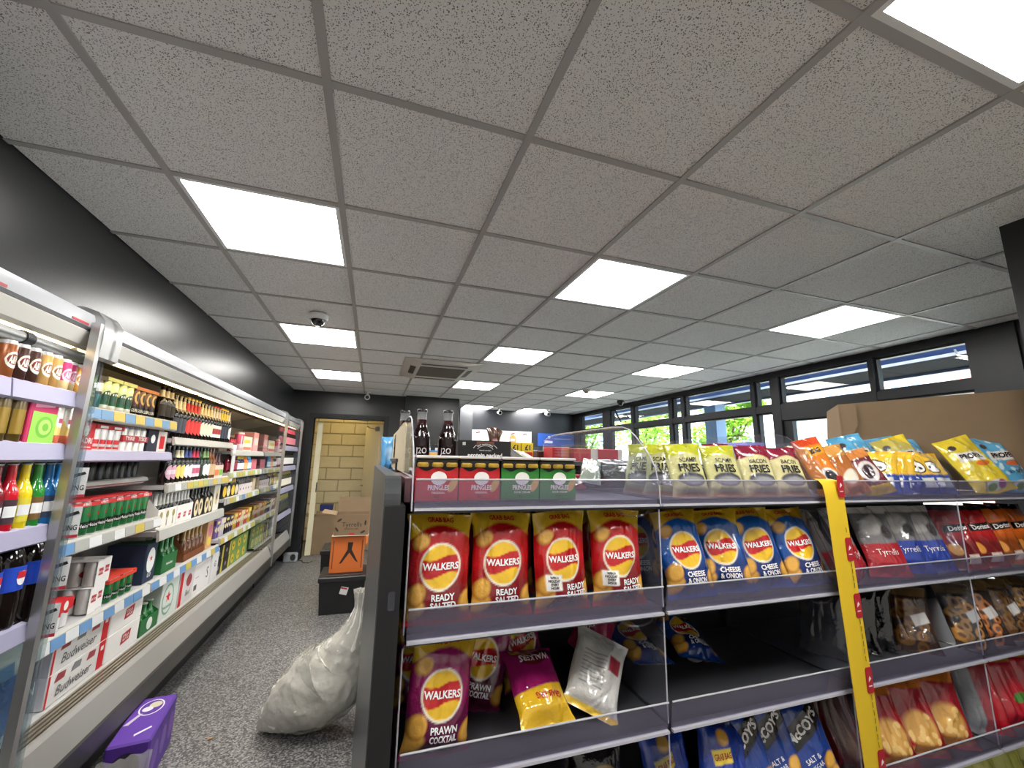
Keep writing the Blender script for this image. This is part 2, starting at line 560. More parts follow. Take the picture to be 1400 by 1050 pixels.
# store room: block wall, side walls, ceiling, added unseen lamp, doors
M_CREAM = mat('cream_block_paint', (222, 212, 178), rough=0.6, bump=(90, 0.15), var=(6, 0.05))
sw = struct(MB().box(-1.9, 1.3, 8.62, 8.7, 0, 2.6).build('wall_storeroom', mat('cream_mortar', (188, 176, 132), rough=0.8)))
blk = MB().cbox(-0.213, 0.213, -0.02, 0.02, -0.1, 0.1, 0.006).mesh('block', M_CREAM)
for r in range(12):
    for k in range(5):
        x = -1.25 + k * 0.44 + (0.22 if r % 2 else 0)
        if x > 0.9:
            continue
        o = bpy.data.objects.new('block', blk); COL.objects.link(o); o.parent = sw
        o.location = (x, 8.615 + random.uniform(-0.002, 0.002), 0.11 + r * 0.215)
b = MB(); b.box(-1.35, -1.25, 7.22, 8.62, 0, 2.6); b.box(0.42, 0.46, 7.22, 8.62, 0, 2.6)
struct(b.build('wall_storeroom_side', mat('cream_side_wall', (205, 192, 146), rough=0.7)))
t = thing('storeroom_fill_lamp', 'unseen warm lamp added to light the store room behind the open door', 'ceiling light', (-0.5, 8.0, 2.5))  # added out of view to give the store room its warm light
MB().lathe([(0.16, 0.06), (0.16, 0.0), (0.12, -0.03)], 20, cols=[(235, 235, 230)]).build('lamp_housing', mat('lamp_white', (235, 235, 230)), t, smooth=40)
MB().lathe([(0.12, -0.03), (0.09, -0.06), (0.01, -0.075)], 20, cols=[(255, 240, 200)]).build('lamp_shade', mat('lamp_glow', (255, 240, 205), emit=(255, 226, 160), estr=20), t, smooth=60)
d = struct(MB().cbox(0, 0.82, -0.022, 0.022, 0.0, 2.04, 0.003).build('door_1', mat('cream_door', (222, 212, 178), rough=0.45)))
d.location = (0.11, 7.24, 0.012); d.rotation_euler = (0, 0, math.radians(107))
c = MB(); c.cbox(0.03, 0.16, 0.022, 0.06, 1.93, 2.0, 0.004); c.tube([(0.1, 0.06, 1.96), (0.3, 0.12, 1.99), (0.12, 0.2, 2.0)], 0.008)
c.build('door_closer', mat('closer_grey', (110, 110, 105), rough=0.4), d)
c = MB(); c.tube([(0.76, 0.022, 1.0), (0.76, 0.06, 1.0), (0.65, 0.062, 1.0)], 0.01); c.build('door_handle', mat('steel', (190, 190, 188), rough=0.25, metal=0.9), d)
# second plain door edge at left of opening
d2 = struct(MB().cbox(-0.88, -0.80, 7.3, 7.345, 0.01, 2.05, 0.003).build('door_2', MATS['cream_door']))
c = MB(); c.cbox(-0.815, -0.798, 7.296, 7.3, 0.95, 1.1, 0.002); c.build('door_handle', BLACKM, d2)

# ---- right wall of windows
WB = [(7.04, 7.95), (6.1, 6.78), (5.13, 6.03), (4.86, 5.06), (3.68, 4.80), (3.42, 3.63), (2.435, 3.32), (1.767, 2.396)]
X0, X1 = 4.2, 4.3
b = MB()
edges = [1.3] + sorted([e for w in WB for e in w]) + [8.3]
for k in range(0, len(edges), 2):
    b.box(X0 - 0.01, X1, edges[k], edges[k + 1], 0, CEIL + 0.02)
b.box(X0 - 0.012, X1, 1.3, 8.3, 2.46, CEIL + 0.02)
b.box(X0 - 0.012, X1, 1.3, 8.3, 0, 0.35)
b.box(X0 - 0.03, X1, 1.50, 1.60, 0, CEIL); b.box(X0 - 0.06, X1, 1.3, 1.40, 0, CEIL)
b.box(X0, X1, -0.9, 1.3, 0, CEIL + 0.02)
struct(b.build('wall_right', M_FRAME))
for k, (y0, y1) in enumerate(WB):
    fr = MB(); door = k == 6
    zt = 1.98 if door else 2.08
    fr.box(X0 - 0.006, X1 - 0.01, y0, y1, zt, 2.155)
    e = 0.018
    for (za, zb) in ((2.155, 2.46), (0.35, zt)):
        s = 0.10 if (door and za < 1) else e
        fr.box(X0 + 0.02, X1 - 0.02, y0, y0 + s, za, zb); fr.box(X0 + 0.02, X1 - 0.02, y1 - s, y1, za, zb)
        fr.box(X0 + 0.02, X1 - 0.02, y0 + s, y1 - s, za, za + e); fr.box(X0 + 0.02, X1 - 0.02, y0 + s, y1 - s, zb - e, zb)
    w = struct(fr.build('window_%d' % (k + 1), M_FRAME))
    for (za, zb) in ((2.155, 2.46), (0.35, zt)):
        MB().box(X0 + 0.05, X0 + 0.054, y0 + 0.005, y1 - 0.005, za, zb).build('pane', PANE, w)
w = bpy.data.objects['window_2']
c = MB(); c.tube([(4.17, 6.55, 2.43), (4.12, 6.3, 2.2)], 0.012); c.build('window_stay', BLACKM, w)

# ---- outside: pavement, canopy, street, buildings and trees
struct(MB().box(4.3, 40, -20, 60, -0.25, -0.05).build('pavement', mat('pale_paving', (185, 183, 178), rough=0.8, var=(3, 0.08))))
t = thing('entrance_canopy', 'dark canopy over the pavement outside the shop windows', 'canopy', (4.4, 0, 2.69))
MB().box(0.0, 2.2, -2, 14, 0.0, 0.12).build('soffit', mat('canopy_soffit', (22, 23, 28), rough=0.9, spec=0.05), t)
MB().box(2.2, 2.28, -2, 14, -0.03, 0.22).build('fascia', mat('canopy_fascia', (62, 74, 104), rough=0.4), t)
MB().box(0.22, 0.36, -2, 14, -0.22, -0.12).build('beam', mat('canopy_beam', (64, 92, 160), rough=0.4), t)
MB().tube([(0.21, 2.02, -0.2), (0.2, 2.0, -0.26), (0.2, 1.93, -0.285), (0.2, 1.86, -0.27), (0.21, 1.8, -0.2)], 0.008).build('cable', mat('white_cable', (225, 225, 220)), t)
for k, y in enumerate((6.35, 12.2, 0.9)):
    p = MB(); p.cbox(6.15, 6.4, y - 0.14, y + 0.14, -0.05, 2.685, 0.01)
    tag(p.build('canopy_post', mat('post_blue', (96, 124, 160), rough=0.4)), ['blue grey canopy post outside, in front of the white building', 'blue grey canopy post outside among the trees at the far windows', 'canopy post outside near the right-hand end of the shop'][k], 'post', 'posts under the canopy')

def house(name, label, x, y0, y1, h, wallm, wins):
    r = thing(name, label, 'building', (x, (y0 + y1) / 2, -0.05))
    hw = (y1 - y0) / 2
    MB().box(0, 6, -hw, hw, 0, h).build('wall', wallm, r)
    MB().extrude_y([(-0.3, h), (6.3, h), (3, h + 2.4)], -hw - 0.1, hw + 0.1).build('roof', mat('slate', (96, 98, 105), rough=0.8), r)
    for (yy, z, w_, hh) in wins:
        f = MB(); f.box(-0.06, 0.02, yy - w_ / 2, yy + w_ / 2, z, z + hh)
        f = f.build('window', mat('white_upvc', (240, 240, 240), rough=0.4), r)
        g = MB(); g.box(-0.075, -0.06, yy - w_ / 2 + .08, yy - 0.03, z + .08, z + hh - .08); g.box(-0.075, -0.06, yy + 0.03, yy + w_ / 2 - .08, z + .08, z + hh - .08)
        g.build('glass', mat('far_glass', (120, 150, 175), rough=0.1), f)
    return r
def brick_mat():
    m = bpy.data.materials.new('red_brick_far'); m.use_nodes = True
    nt = m.node_tree; bs = nt.nodes['Principled BSDF']; bs.inputs['Roughness'].default_value = 0.9
    tc = nt.nodes.new('ShaderNodeTexCoord'); mp = nt.nodes.new('ShaderNodeMapping'); mp.inputs['Rotation'].default_value = (math.pi / 2, 0, math.pi / 2)
    br = nt.nodes.new('ShaderNodeTexBrick'); br.inputs['Scale'].default_value = 2.4
    br.inputs['Color1'].default_value = (*lin((178, 92, 78)), 1); br.inputs['Color2'].default_value = (*lin((150, 70, 62)), 1); br.inputs['Mortar'].default_value = (*lin((200, 180, 165)), 1)
    nt.links.new(tc.outputs['Object'], mp.inputs['Vector']); nt.links.new(mp.outputs['Vector'], br.inputs['Vector']); nt.links.new(br.outputs['Color'], bs.inputs['Base Color'])
    return m
house('brick_house', 'red brick house with white windows across the street', 17, 7.5, 13.2, 6.5, brick_mat(), [(-1.6, 1.3, 1.1, 1.3), (0.6, 1.3, 1.1, 1.3), (-1.6, 4, 1.1, 1.3), (0.6, 4, 1.1, 1.3), (2.3, 2.0, 0.9, 1.6)])
house('white_house', 'white rendered building across the street', 18, 13.8, 21.5, 6, mat('white_render', (236, 234, 228), rough=0.8), [(-2, 1.6, 1.2, 1.4), (1.2, 1.6, 1.2, 1.4), (-2, 4.2, 1.2, 1.2), (1.2, 4.2, 1.2, 1.2)])

M_LEAF = bpy.data.materials.new('leaf_green'); M_LEAF.use_nodes = True
_nt = M_LEAF.node_tree; _b = _nt.nodes['Principled BSDF']; _b.inputs['Roughness'].default_value = 0.5
_b.inputs['Base Color'].default_value = (*lin((128, 164, 60)), 1)
_tl = _nt.nodes.new('ShaderNodeBsdfTranslucent'); _tl.inputs['Color'].default_value = (*lin((150, 190, 60)), 1)
_mx = _nt.nodes.new('ShaderNodeMixShader'); _mx.inputs['Fac'].default_value = 0.45
_nt.links.new(_b.outputs[0], _mx.inputs[1]); _nt.links.new(_tl.outputs[0], _mx.inputs[2]); _nt.links.new(_mx.outputs[0], _nt.nodes['Material Output'].inputs['Surface'])
def tree(label, x, y, h, r, seed):
    rng = random.Random(seed)
    t = thing('street_tree', label, 'tree', (x, y, -0.05), group='trees outside the far windows')
    tr = MB(); tr.tube([(0, 0, 0), (0.04, 0.02, h * 0.3), (-0.05, 0.05, h * 0.6)], [0.16, 0.12, 0.06], 8)
    for a in range(6):
        an = a * 1.05; tr.tube([(0, 0, h * (0.3 + 0.05 * a)), (r * .3 * math.cos(an), r * .3 * math.sin(an), h * .55), (r * .6 * math.cos(an), r * .6 * math.sin(an), h * .7)], [0.06, 0.04, 0.015], 6)
    tr.build('trunk', mat('bark', (92, 76, 60), rough=0.9), t)
    cr = MB()
    blobs = [(rng.uniform(-.7, .7) * r, rng.uniform(-.7, .7) * r, h * rng.uniform(.3, .92), r * rng.uniform(.3, .5)) for _ in range(22)]
    for _ in range(4200):
        bx, by, bz, br = rng.choice(blobs)
        d = Vector((rng.gauss(0, 1), rng.gauss(0, 1), rng.gauss(0, 1))).normalized() * br * rng.uniform(.55, 1.0)
        p = Vector((bx, by, bz)) + d
        u = Vector((rng.gauss(0, 1), rng.gauss(0, 1), rng.gauss(0, .6))).normalized(); w = u.orthogonal().normalized()
        s = rng.uniform(.06, .11)
        cr.add([tuple(p - u * s), tuple(p + w * s * .55), tuple(p + u * s), tuple(p - w * s * .55)], [(0, 1, 2, 3)])
    o = cr.build('crown', M_LEAF, t); o['kind'] = 'stuff'
tree('leafy tree outside, seen through the farthest shop window', 9.0, 16.6, 5.2, 2.0, 1)
tree('leafy tree outside, seen behind the hinged top window', 9.4, 12.8, 5.0, 1.8, 2)
tree('leafy tree outside, nearest the white building', 10.4, 10.0, 4.4, 1.1, 3)
# ================================================================== WALL FRIDGES
XC = -1.05      # canopy front
XS = -1.255     # shelf lip front
XB = -1.80      # back
M_STEEL = mat('brushed_steel', (176, 176, 176), rough=0.32, metal=0.85, bump=(200, 0.03))
M_CANTOP = mat('canopy_grey', (150, 152, 156), rough=0.35, metal=0.3)
M_CANWHITE = mat('canopy_white', (186, 184, 178), rough=0.4)
M_SHELF = mat('shelf_white', (186, 186, 186), rough=0.4)
M_INNER = mat('fridge_liner', (150, 146, 138), rough=0.5)
M_GRILLE = mat('grille_dark', (66, 60, 52), rough=0.5, metal=0.3)
M_SLAT = mat('grille_slat', (128, 120, 104), rough=0.4)
M_BUMP = mat('bumper_grey', (146, 144, 140), rough=0.4)
M_BUMPD = mat('bumper_under', (60, 59, 57), rough=0.4)
M_TUBE = mat('fridge_lamp', (255, 246, 220), emit=(255, 222, 164), estr=4.2)
M_LAV = mat('lip_lavender', (160, 158, 184), rough=0.35)
M_LIPW = mat('lip_white', (176, 176, 172), rough=0.35)
M_TK = {k: mat('ticket_' + k, c, rough=0.5) for k, c in dict(blue=(96, 138, 182), white=(206, 208, 210), yellow=(186, 166, 78), grey=(160, 162, 158), lime=(164, 170, 104)).items()}
tk_cache = {}

def shelf(root, y0, y1, z, lip, xf=XS, tickets=None, h=0.055, depth=None):
    """shelf with a tilted front lip; tickets = list of colours laid along the lip"""
    d = XB + 0.03 if depth is None else xf - depth
    s = MB(); s.box(d, xf - 0.004, y0 + 0.004, y1 - 0.004, z - 0.028, z)
    sh = s.build('shelf', M_SHELF, root)
    l = MB(); l.extrude_y([(xf - 0.004, z + 0.012), (xf + 0.012, z + 0.006), (xf + 0.02, z + 0.008 - h), (xf + 0.006, z - h)], y0 + 0.004, y1 - 0.004)
    l.build('shelf_lip', lip, sh)
    if tickets:
        n = len(tickets); w = (y1 - y0 - 0.02) / n
        k = (round(w, 3), h)
        if k not in tk_cache:
            m = {}
            for cn, mm in M_TK.items():
                m[cn] = MB().extrude_y([(0.0135, 0.002), (0.0165, 0.002), (0.0225, 0.012 - h), (0.0195, 0.012 - h)], 0.002, w - 0.002).mesh('price_ticket', mm)
            tk_cache[k] = m
        for i, cn in enumerate(tickets):
            o = bpy.data.objects.new('price_ticket', tk_cache[k][cn]); COL.objects.link(o); o.parent = sh
            o.location = (xf, y0 + 0.01 + i * w, z)
    return sh

def fridge(label, y0, y1, endglass, tubes=True, nearpost=True, posty=None, mirror=False):
    r = thing('drinks_fridge', label, 'fridge', (0, 0, 0), group='open-front fridges along the left wall')
    # carcass
    MB().box(XB - 0.04, XB, y0, y1, 0.12, 2.03).build('back_panel', M_INNER, r)
    MB().box(XB, -1.14, y0, y1, 1.99, 2.03).build('top_panel', M_CANTOP, r)
    # canopy: grey rounded top band, groove, white lower band, underside
    p = [(-1.16, 2.03), (-1.075, 2.028), (-1.055, 2.018), (XC, 2.0), (XC, 1.965), (XC - 0.006, 1.962), (XC - 0.012, 1.957), (-1.15, 1.957)]
    MB().extrude_y(p, y0, y1).build('canopy_top', M_CANTOP, r, smooth=35)
    p = [(XC - 0.012, 1.955), (XC - 0.008, 1.95), (XC - 0.025, 1.90), (XC - 0.045, 1.89), (-1.19, 1.93), (-1.19, 1.955)]
    MB().extrude_y(p, y0 + 0.01, y1 - 0.01).build('canopy_front', M_CANWHITE, r, smooth=35)
    if tubes:
        n = max(1, int((y1 - y0) / 1.2)); L = (y1 - y0) / n
        for k in range(n):
            MB().extrude_y([(-1.108, 1.893), (-1.13, 1.886), (-1.155, 1.892), (-1.165, 1.914)], y0 + k * L + 0.05, y0 + (k + 1) * L - 0.05).build('lamp_tube', M_TUBE, r)
    MB().extrude_y([(-1.19, 1.93), (-1.21, 1.926), (-1.40, 1.945), (-1.42, 1.955), (-1.19, 1.965)], y0 + 0.01, y1 - 0.01).build('air_duct', mat('duct_dark', (58, 52, 44), rough=0.5), r)
    MB().extrude_y([(-1.42, 1.965), (-1.40, 1.945), (XB, 1.86), (XB, 1.99)], y0 + 0.01, y1 - 0.01).build('ceiling_liner', M_INNER, r)
    # bottom: deck, grille, bumper, kick board
    MB().box(XB, -1.245, y0, y1, 0.385, 0.40).build('deck', M_SHELF, r)
    MB().extrude_y([(-1.245, 0.40), (-1.115, 0.425), (-1.115, 0.36), (-1.245, 0.36)], y0, y1).build('grille', M_GRILLE, r)
    sl = MB().extrude_y([(0, 0), (0.012, 0.003), (0.012, 0.008), (0, 0.006)], y0 + 0.01, y1 - 0.01).mesh('grille_slat', M_SLAT)
    for k in range(5):
        o = bpy.data.objects.new('grille_slat', sl); COL.objects.link(o); o.parent = r; o.location = (-1.235 + k * 0.025, 0, 0.402 + k * 0.005)
    p = [(-1.115, 0.43), (-1.10, 0.46), (-1.088, 0.46), (-1.075, 0.445), (-1.04, 0.36), (-1.036, 0.35), (-1.115, 0.36)]
    MB().extrude_y(p, y0, y1).build('bumper', M_BUMP, r)
    MB().extrude_y([(-1.036, 0.35), (-1.03, 0.34), (-1.03, 0.245), (-1.06, 0.235), (-1.115, 0.235), (-1.115, 0.36)], y0, y1).build('bumper_skirt', M_BUMPD, r)
    MB().box(XB, -1.185, y0, y1, 0.0, 0.235).build('kick_board', mat('kick_black', (16, 16, 17), rough=0.5), r)
    MB().box(XB, -1.185, y0, y1, 0.235, 0.385).build('chassis', M_BUMPD, r)
    for e in endglass:
        yy = y0 if e < 0 else y1 - 0.012
        g = MB(); g.box(XB, XC + 0.002, yy, yy + 0.012, 0.44, 1.98)
        g.build('end_glass', HALFMIRROR if (e > 0 and mirror) else COOLGLASS, r)
        f = MB(); ya, yb = (yy - 0.006, yy + 0.018)
        if e > 0 or nearpost:
            pa, pb = (posty - .012, posty + .012) if posty else (ya, yb)
            f.box(XC + 0.002, XC + 0.03, pa, pb, 0.24, 1.985)
            f.build('end_post', M_STEEL, r)
        c = MB(); a = [(-1.30, 2.05), (-1.09, 2.05), (-1.045, 2.035), (-1.02, 2.0), (-1.015, 1.93), (-1.02, 1.86), (-1.035, 1.85), (-1.05, 1.86), (-1.055, 1.96), (-1.08, 2.0), (-1.3, 2.01)]
        c.extrude_y(a, ya - (0.06 if posty else .02), yb + (0.0 if posty else .02))
        c.build('end_cap', M_STEEL, r, smooth=40)
    return r

T = lambda s: [dict(b='blue', w='white', y='yellow', g='grey', l='lime')[c] for c in s]
f1 = fridge('near fridge of canned and bottled soft drinks at the left edge', 0.62, 2.022, [1], posty=1.935)
for z, lp_ in ((1.71, M_LAV), (1.52, M_LAV), (1.245, M_LAV), (0.93, M_LAV)):
    shelf(f1, 0.63, 1.64 if z > 1.7 else 1.935, z, lp_, xf=-1.065)
    if z > 1.7:
        shelf(f1, 1.64, 1.935, z, lp_, xf=-1.065)
b = MB(); b.tube([(-1.1, 0.64, 1.86), (-1.1, 1.7, 1.86)], 0.02, 12); b.build('blind_roller', M_STEEL, f1, smooth=50)
b = MB(); b.tube([(-1.1, 1.7, 1.86), (-1.1, 1.735, 1.86)], 0.024, 12); b.build('roller_clamp', BLACKM, f1, smooth=50)
b = MB(); b.tube([(-1.1, 1.735, 1.86), (-1.1, 2.0, 1.86)], 0.02, 12); b.build('blind_roller', M_STEEL, f1, smooth=50)
b = MB(); b.cbox(-1.46, -1.42, 1.70, 1.86, 1.875, 1.93, 0.004); o = b.build('thermometer', M_STEEL, f1)
b = MB(); b.box(-1.42, -1.417, 1.74, 1.82, 1.89, 1.918); b.build('display', BLACKM, o)
for yy in (1.45, 1.82):
    MB().box(XC - 0.02, XC + 0.0015, yy, yy + 0.09, 1.968, 1.976).build('warning_sticker', mat('sticker_red', (150, 40, 48)), f1)

f2 = fridge('long middle fridge of beers and ciders along the left wall', 2.03, 5.70, [-1, 1], nearpost=False, mirror=True)
B1, B2, B3, B4 = 2.05, 3.28, 4.50, 5.68
shelf(f2, B1, B2, 1.70, M_LIPW, tickets=T('ybybbybybyby'))
shelf(f2, B1, B2, 1.50, M_LAV, h=0.045)
shelf(f2, B1, B2, 1.345, M_LIPW, xf=-1.36, h=0.02)
shelf(f2, B1, B2, 1.10, M_LIPW, tickets=T('gwgbgwgwgygw'))
shelf(f2, B2, B3, 1.60, M_LIPW, h=0.045)
shelf(f2, B2, B3, 1.30, M_LIPW, tickets=T('gwgylylgygyy'))
shelf(f2, B2, B3, 1.015, M_LIPW, h=0.065)
shelf(f2, B1, B2, 0.705, M_LIPW, tickets=T('wbwwbwbwbwbbw'))
shelf(f2, B2, B3, 0.705, M_LIPW, tickets=T('bwbwbybwbwyb'))
shelf(f2, B3, B4, 1.535, M_LIPW, h=0.045)
shelf(f2, B3, B4, 1.335, M_LIPW, tickets=T('lwlylwlylwlw'))
shelf(f2, B3, B4, 1.10, M_LIPW, tickets=T('gylwgbgylwgl'))
shelf(f2, B3, B4, 0.75, M_LIPW, tickets=T('ywylwlywlwyl'))
t_ = MB(); t_.extrude_y([(-1.245, 0), (-1.238, 0), (-1.238, 0.30), (-1.245, 0.30)], 4.52, 4.60)
o = t_.build('price_card', M_TK['white'], f2); o.location = (0, 0, 1.26)
f3 = fridge('far fridge of wine and spirits beside the store room door', 5.74, 6.86, [1])
for z in (1.62, 1.36, 1.08, 0.75):
    shelf(f3, 5.75, 6.84, z, M_LAV, xf=-1.075)
# ================================================================== FRIDGE GOODS  (protos face -y; turned to face the aisle)
FACE = (0, 0, math.pi / 2)
SILV = (196, 198, 200)
ux, uz = (1, 0, 0), (0, 0, 1)

def wrap(mb, st, r, z, h, col, a0=-math.pi / 2, bold=0.01, shear=0, maxw=None, cx=0, cy=0):
    """lettering bent round a cylinder"""
    v, f = text2d(st, bold, shear)
    w = (v[:, 0].max() - v[:, 0].min()) * h
    k = 1 if not maxw or w < maxw else maxw / w
    a = a0 + v[:, 0] * h * k / r
    P = np.stack([cx + r * np.cos(a), cy + r * np.sin(a), z + v[:, 1] * h], 1)
    return mb.add(P.tolist(), f, col)

def patch(mb, r, z0, z1, a, col, n=6, oval=False, cx=0, cy=0):
    """printed patch on a cylinder, centred on the front"""
    V = []; F = []
    for i in range(n + 1):
        t = -1 + 2 * i / n
        s = math.sqrt(max(0, 1 - t * t)) if oval else 1
        zm, hh = (z0 + z1) / 2, (z1 - z0) / 2 * max(s, 0.02)
        an = -math.pi / 2 + a * t
        V += [(cx + r * math.cos(an), cy + r * math.sin(an), zm - hh), (cx + r * math.cos(an), cy + r * math.sin(an), zm + hh)]
    for i in range(n):
        F.append((2 * i, 2 * i + 2, 2 * i + 3, 2 * i + 1))
    return mb.add(V, F, col)

def can_mesh(h, r, body, deco=None, seg=16):
    """body: colour or list of (fraction,colour) bands; deco(mb,r,h) adds print"""
    bands = body if isinstance(body, list) else [(1.0, body)]
    prof = [(r * .78, 0), (r * .97, h * .04)]; cols = [SILV]
    z = h * .04
    for fr, c in bands:
        z1 = h * (.04 + .86 * fr); prof.append((r, z1)); cols.append(c); z = z1
    prof += [(r * .86, h * .955), (r * .84, h * .985), (r * .82, h), (r * .76, h), (r * .74, h * .985)]
    cols += [SILV] * 5
    m = MB(); m.lathe(prof, seg, cols=cols)
    if deco:
        deco(m, r * 1.012, h)
    return m.mesh('can', FOIL, 45)

CANS = {}
def can4(name, key, h, r, body, deco=None, sleeve=None, nx=2, ny=2, layers=1, sleeve_text=None):
    """pack of cans; sleeve = (colour, z0 fraction, z1 fraction, wraps_sides)"""
    t = thing(name, '', 'can pack')
    if key not in CANS:
        CANS[key] = can_mesh(h, r, body, deco)
    for L in range(layers):
        for i in range(nx):
            for j in range(ny):
                o = bpy.data.objects.new('can', CANS[key]); COL.objects.link(o); o.parent = t
                o.location = ((i - (nx - 1) / 2) * 2.02 * r, (j + .5) * 2.02 * r, L * h)
    if sleeve:
        col, a, b, sides = sleeve
        W = nx * 1.01 * r + .001; D = ny * 2.02 * r; H = h * layers
        m = MB(); e = 0.0012
        m.box(-W, W, -e, 0, H * a, H * b, col)
        m.box(-W, W, D, D + e, H * a, H * b, col)
        if b > 0.95:
            m.box(-W, W, -e, D + e, H + .0005, H + .0005 + e, col)
        if sides:
            m.box(-W - e, -W, -e, D + e, H * a, H * b, col); m.box(W, W + e, -e, D + e, H * a, H * b, col)
        if sleeve_text:
            for (st, zz, hh, cc) in sleeve_text:
                if st == '#':
                    m.poly((0, -e - .0008, H * zz), ux, uz, [(-W * .55, 0), (W * .55, 0), (W * .55, hh), (-W * .55, hh)], cc)
                elif st == 'o':
                    m.disc((0, -e - .0008, H * zz), ux, uz, hh, hh, cc, 14)
                elif st == '*':
                    pts = [(hh * (1 if k % 2 == 0 else .42) * math.sin(k * math.pi / 5), hh * (1 if k % 2 == 0 else .42) * math.cos(k * math.pi / 5)) for k in range(10)]
                    m.poly((0, -e - .0009, H * zz), ux, uz, pts, cc)
                else:
                    m.text(st, (0, -e - .0014, H * zz), ux, uz, hh, cc, 0.02, maxw=W * 1.8)
        m.build('card_sleeve', CARD, t)
    return t

BOT = {}
def bottle(name, glass, label, neck, cap, h=.235, r=.031, lab2=None, oval=False, liquid=None, text=None, neckh=(.66, .86)):
    key = (name, glass, label, neck, cap, h, r, oval, text)
    prof = [(r * .9, 0), (r, h * .02), (r, h * .52), (r * .93, h * .58), (r * .62, h * .66), (r * .46, h * .73), (r * .42, h * .93), (r * .47, h * .935), (r * .47, h * .955)]
    cols = [glass] * 9
    if liquid:
        cols = [liquid] * 6 + [glass] * 3
    m = MB(); m.lathe(prof, 12, cols=cols)
    o = m.build(name, GLAZE, None, 40)
    if label:
        l = MB()
        if oval:
            patch(l, r * 1.02, h * .12, h * .48, 1.15, label, 10, True)
            if lab2: patch(l, r * 1.035, h * .25, h * .36, .9, lab2, 6)
        else:
            patch(l, r * 1.02, h * .13, h * .46, 1.35, label, 8)
            if lab2: patch(l, r * 1.035, h * .22, h * .37, 1.0, lab2, 6)
        if text: wrap(l, text, r * 1.045, h * .26, h * .06, (30, 30, 30), maxw=r * 1.7)
        l.build('label', PAPER, o, 40)
    if neck:
        l = MB(); l.lathe([(r * .66, h * .665), (r * .50, h * .73), (r * .46, h * neckh[1])], 12, cols=[neck], cap=False)
        l.build('neck_label', PAPER, o, 60)
    c = MB(); c.lathe([(r * .52, h * .95), (r * .52, h * .985), (r * .44, h)], 12, cols=[cap]); c.build('cap', FOIL, o, 40)
    return o

def carton(name, w, d, h, col, deco=None, b=.003, **side):
    m = MB(); m.cbox(-w / 2, w / 2, 0, d, 0, h, b, col, **side)
    o = m.build(name, CARD)
    if deco:
        l = MB(); deco(l, w, d, h); l.build('print', PAPER, o)
    return o

def P(y, z, x=-1.285):
    return ((x, y, z), FACE)

def put(o, y, z, label, cat, x=-1.285, rz=0, group=None):
    o.location = (x, y, z); o.rotation_euler = (0, 0, math.pi / 2 + rz)
    return tag(o, label, cat, group)

RED, WHITE, BLACK, GREEN, GOLD = (196, 22, 34), (232, 230, 226), (18, 17, 18), (18, 92, 44), (196, 158, 78)

# ---- near fridge, top shelf: soft drink cans
def deco_swirl(c1, c2):
    def f(m, r, h):
        patch(m, r, h * .30, h * .72, 1.0, c1, 10, True); patch(m, r * 1.01, h * .38, h * .66, .8, c2, 10, True)
        wrap(m, 'A&W', r * 1.03, h * .42, h * .2, c1, bold=0.03, shear=.2, maxw=r * 1.3)
    return f
def can_obj(key, h, r, body, deco):
    o = bpy.data.objects.new('drink_can', can_mesh(h, r, body, deco)); COL.objects.link(o); return o
Z1 = 1.711
X1c = -1.085
br = can_obj('rb', .122, .0235, (70, 38, 30), deco_swirl((236, 226, 214), (130, 44, 40)))
am = can_obj('am', .122, .0235, (150, 84, 40), deco_swirl((236, 226, 214), (130, 64, 40)))
put(am, 1.644, Z1, 'amber brown soda can at the left edge of the near fridge top shelf', 'can', X1c)
row(br, [P(1.693, Z1, X1c), P(1.741, Z1, X1c)], '{n} dark brown root beer can from the left, near fridge top shelf', 'can', 'brown cans on the near fridge top shelf')
cr = can_obj('cs', .122, .0235, (206, 160, 92), deco_swirl((246, 240, 226), (150, 96, 50)))
row(cr, [P(1.792, Z1, X1c), P(1.841, Z1, X1c)], '{n} gold cream soda can from the left, near fridge top shelf', 'can', 'gold cans on the near fridge top shelf')
pk = can_obj('pk', .118, .0235, [(.35, (232, 206, 150)), (1, (206, 66, 120))], deco_swirl((244, 214, 226), (214, 110, 150)))
row(pk, [P(1.889, Z1, X1c), P(1.937, Z1, X1c - .01)], '{n} pink and cream drink can on the near fridge top shelf', 'can', 'pink cans on the near fridge top shelf')
og = can_obj('og', .118, .0235, (222, 158, 72), deco_swirl((244, 230, 200), (210, 130, 60)))
put(og, 1.986, Z1, 'orange drink can behind the steel post, near fridge top shelf', 'can', X1c - .015)
Z2 = 1.521
tg = carton('fruit_drink_carton', .125, .16, .165, (196, 40, 96), lambda l, w, d, h: (l.poly((.004, -.001, .004), ux, uz, [(-w * .43, 0), (w * .46, 0), (w * .46, h * .62), (-w * .43, h * .64)], (150, 206, 84)), l.disc((.01, -.0014, h * .36), ux, uz, .038, .036, (112, 186, 60), 24), l.disc((.012, -.0018, h * .36), ux, uz, .028, .026, (176, 226, 110), 24), l.disc((.014, -.0022, h * .36), ux, uz, .014, .013, (112, 186, 60), 20), l.poly((.004, -.001, h * .74), ux, uz, [(-w * .4, 0), (w * .3, .006), (w * .34, .03), (-w * .38, .024)], (226, 150, 180))))
put(tg, 1.81, Z2, 'pink and lime swirl drink carton on the near fridge second shelf', 'carton', X1c + .025)
ol = can_obj('ol', .155, .028, (96, 78, 30), lambda m, r, h: patch(m, r, h * .2, h * .7, 1.0, (150, 120, 40), 8))
row(ol, [P(1.66, Z2, X1c), P(1.72, Z2, X1c)], '{n} dark olive can beside the lime swirl carton on the near fridge second shelf', 'can', 'olive cans on the near fridge second shelf')
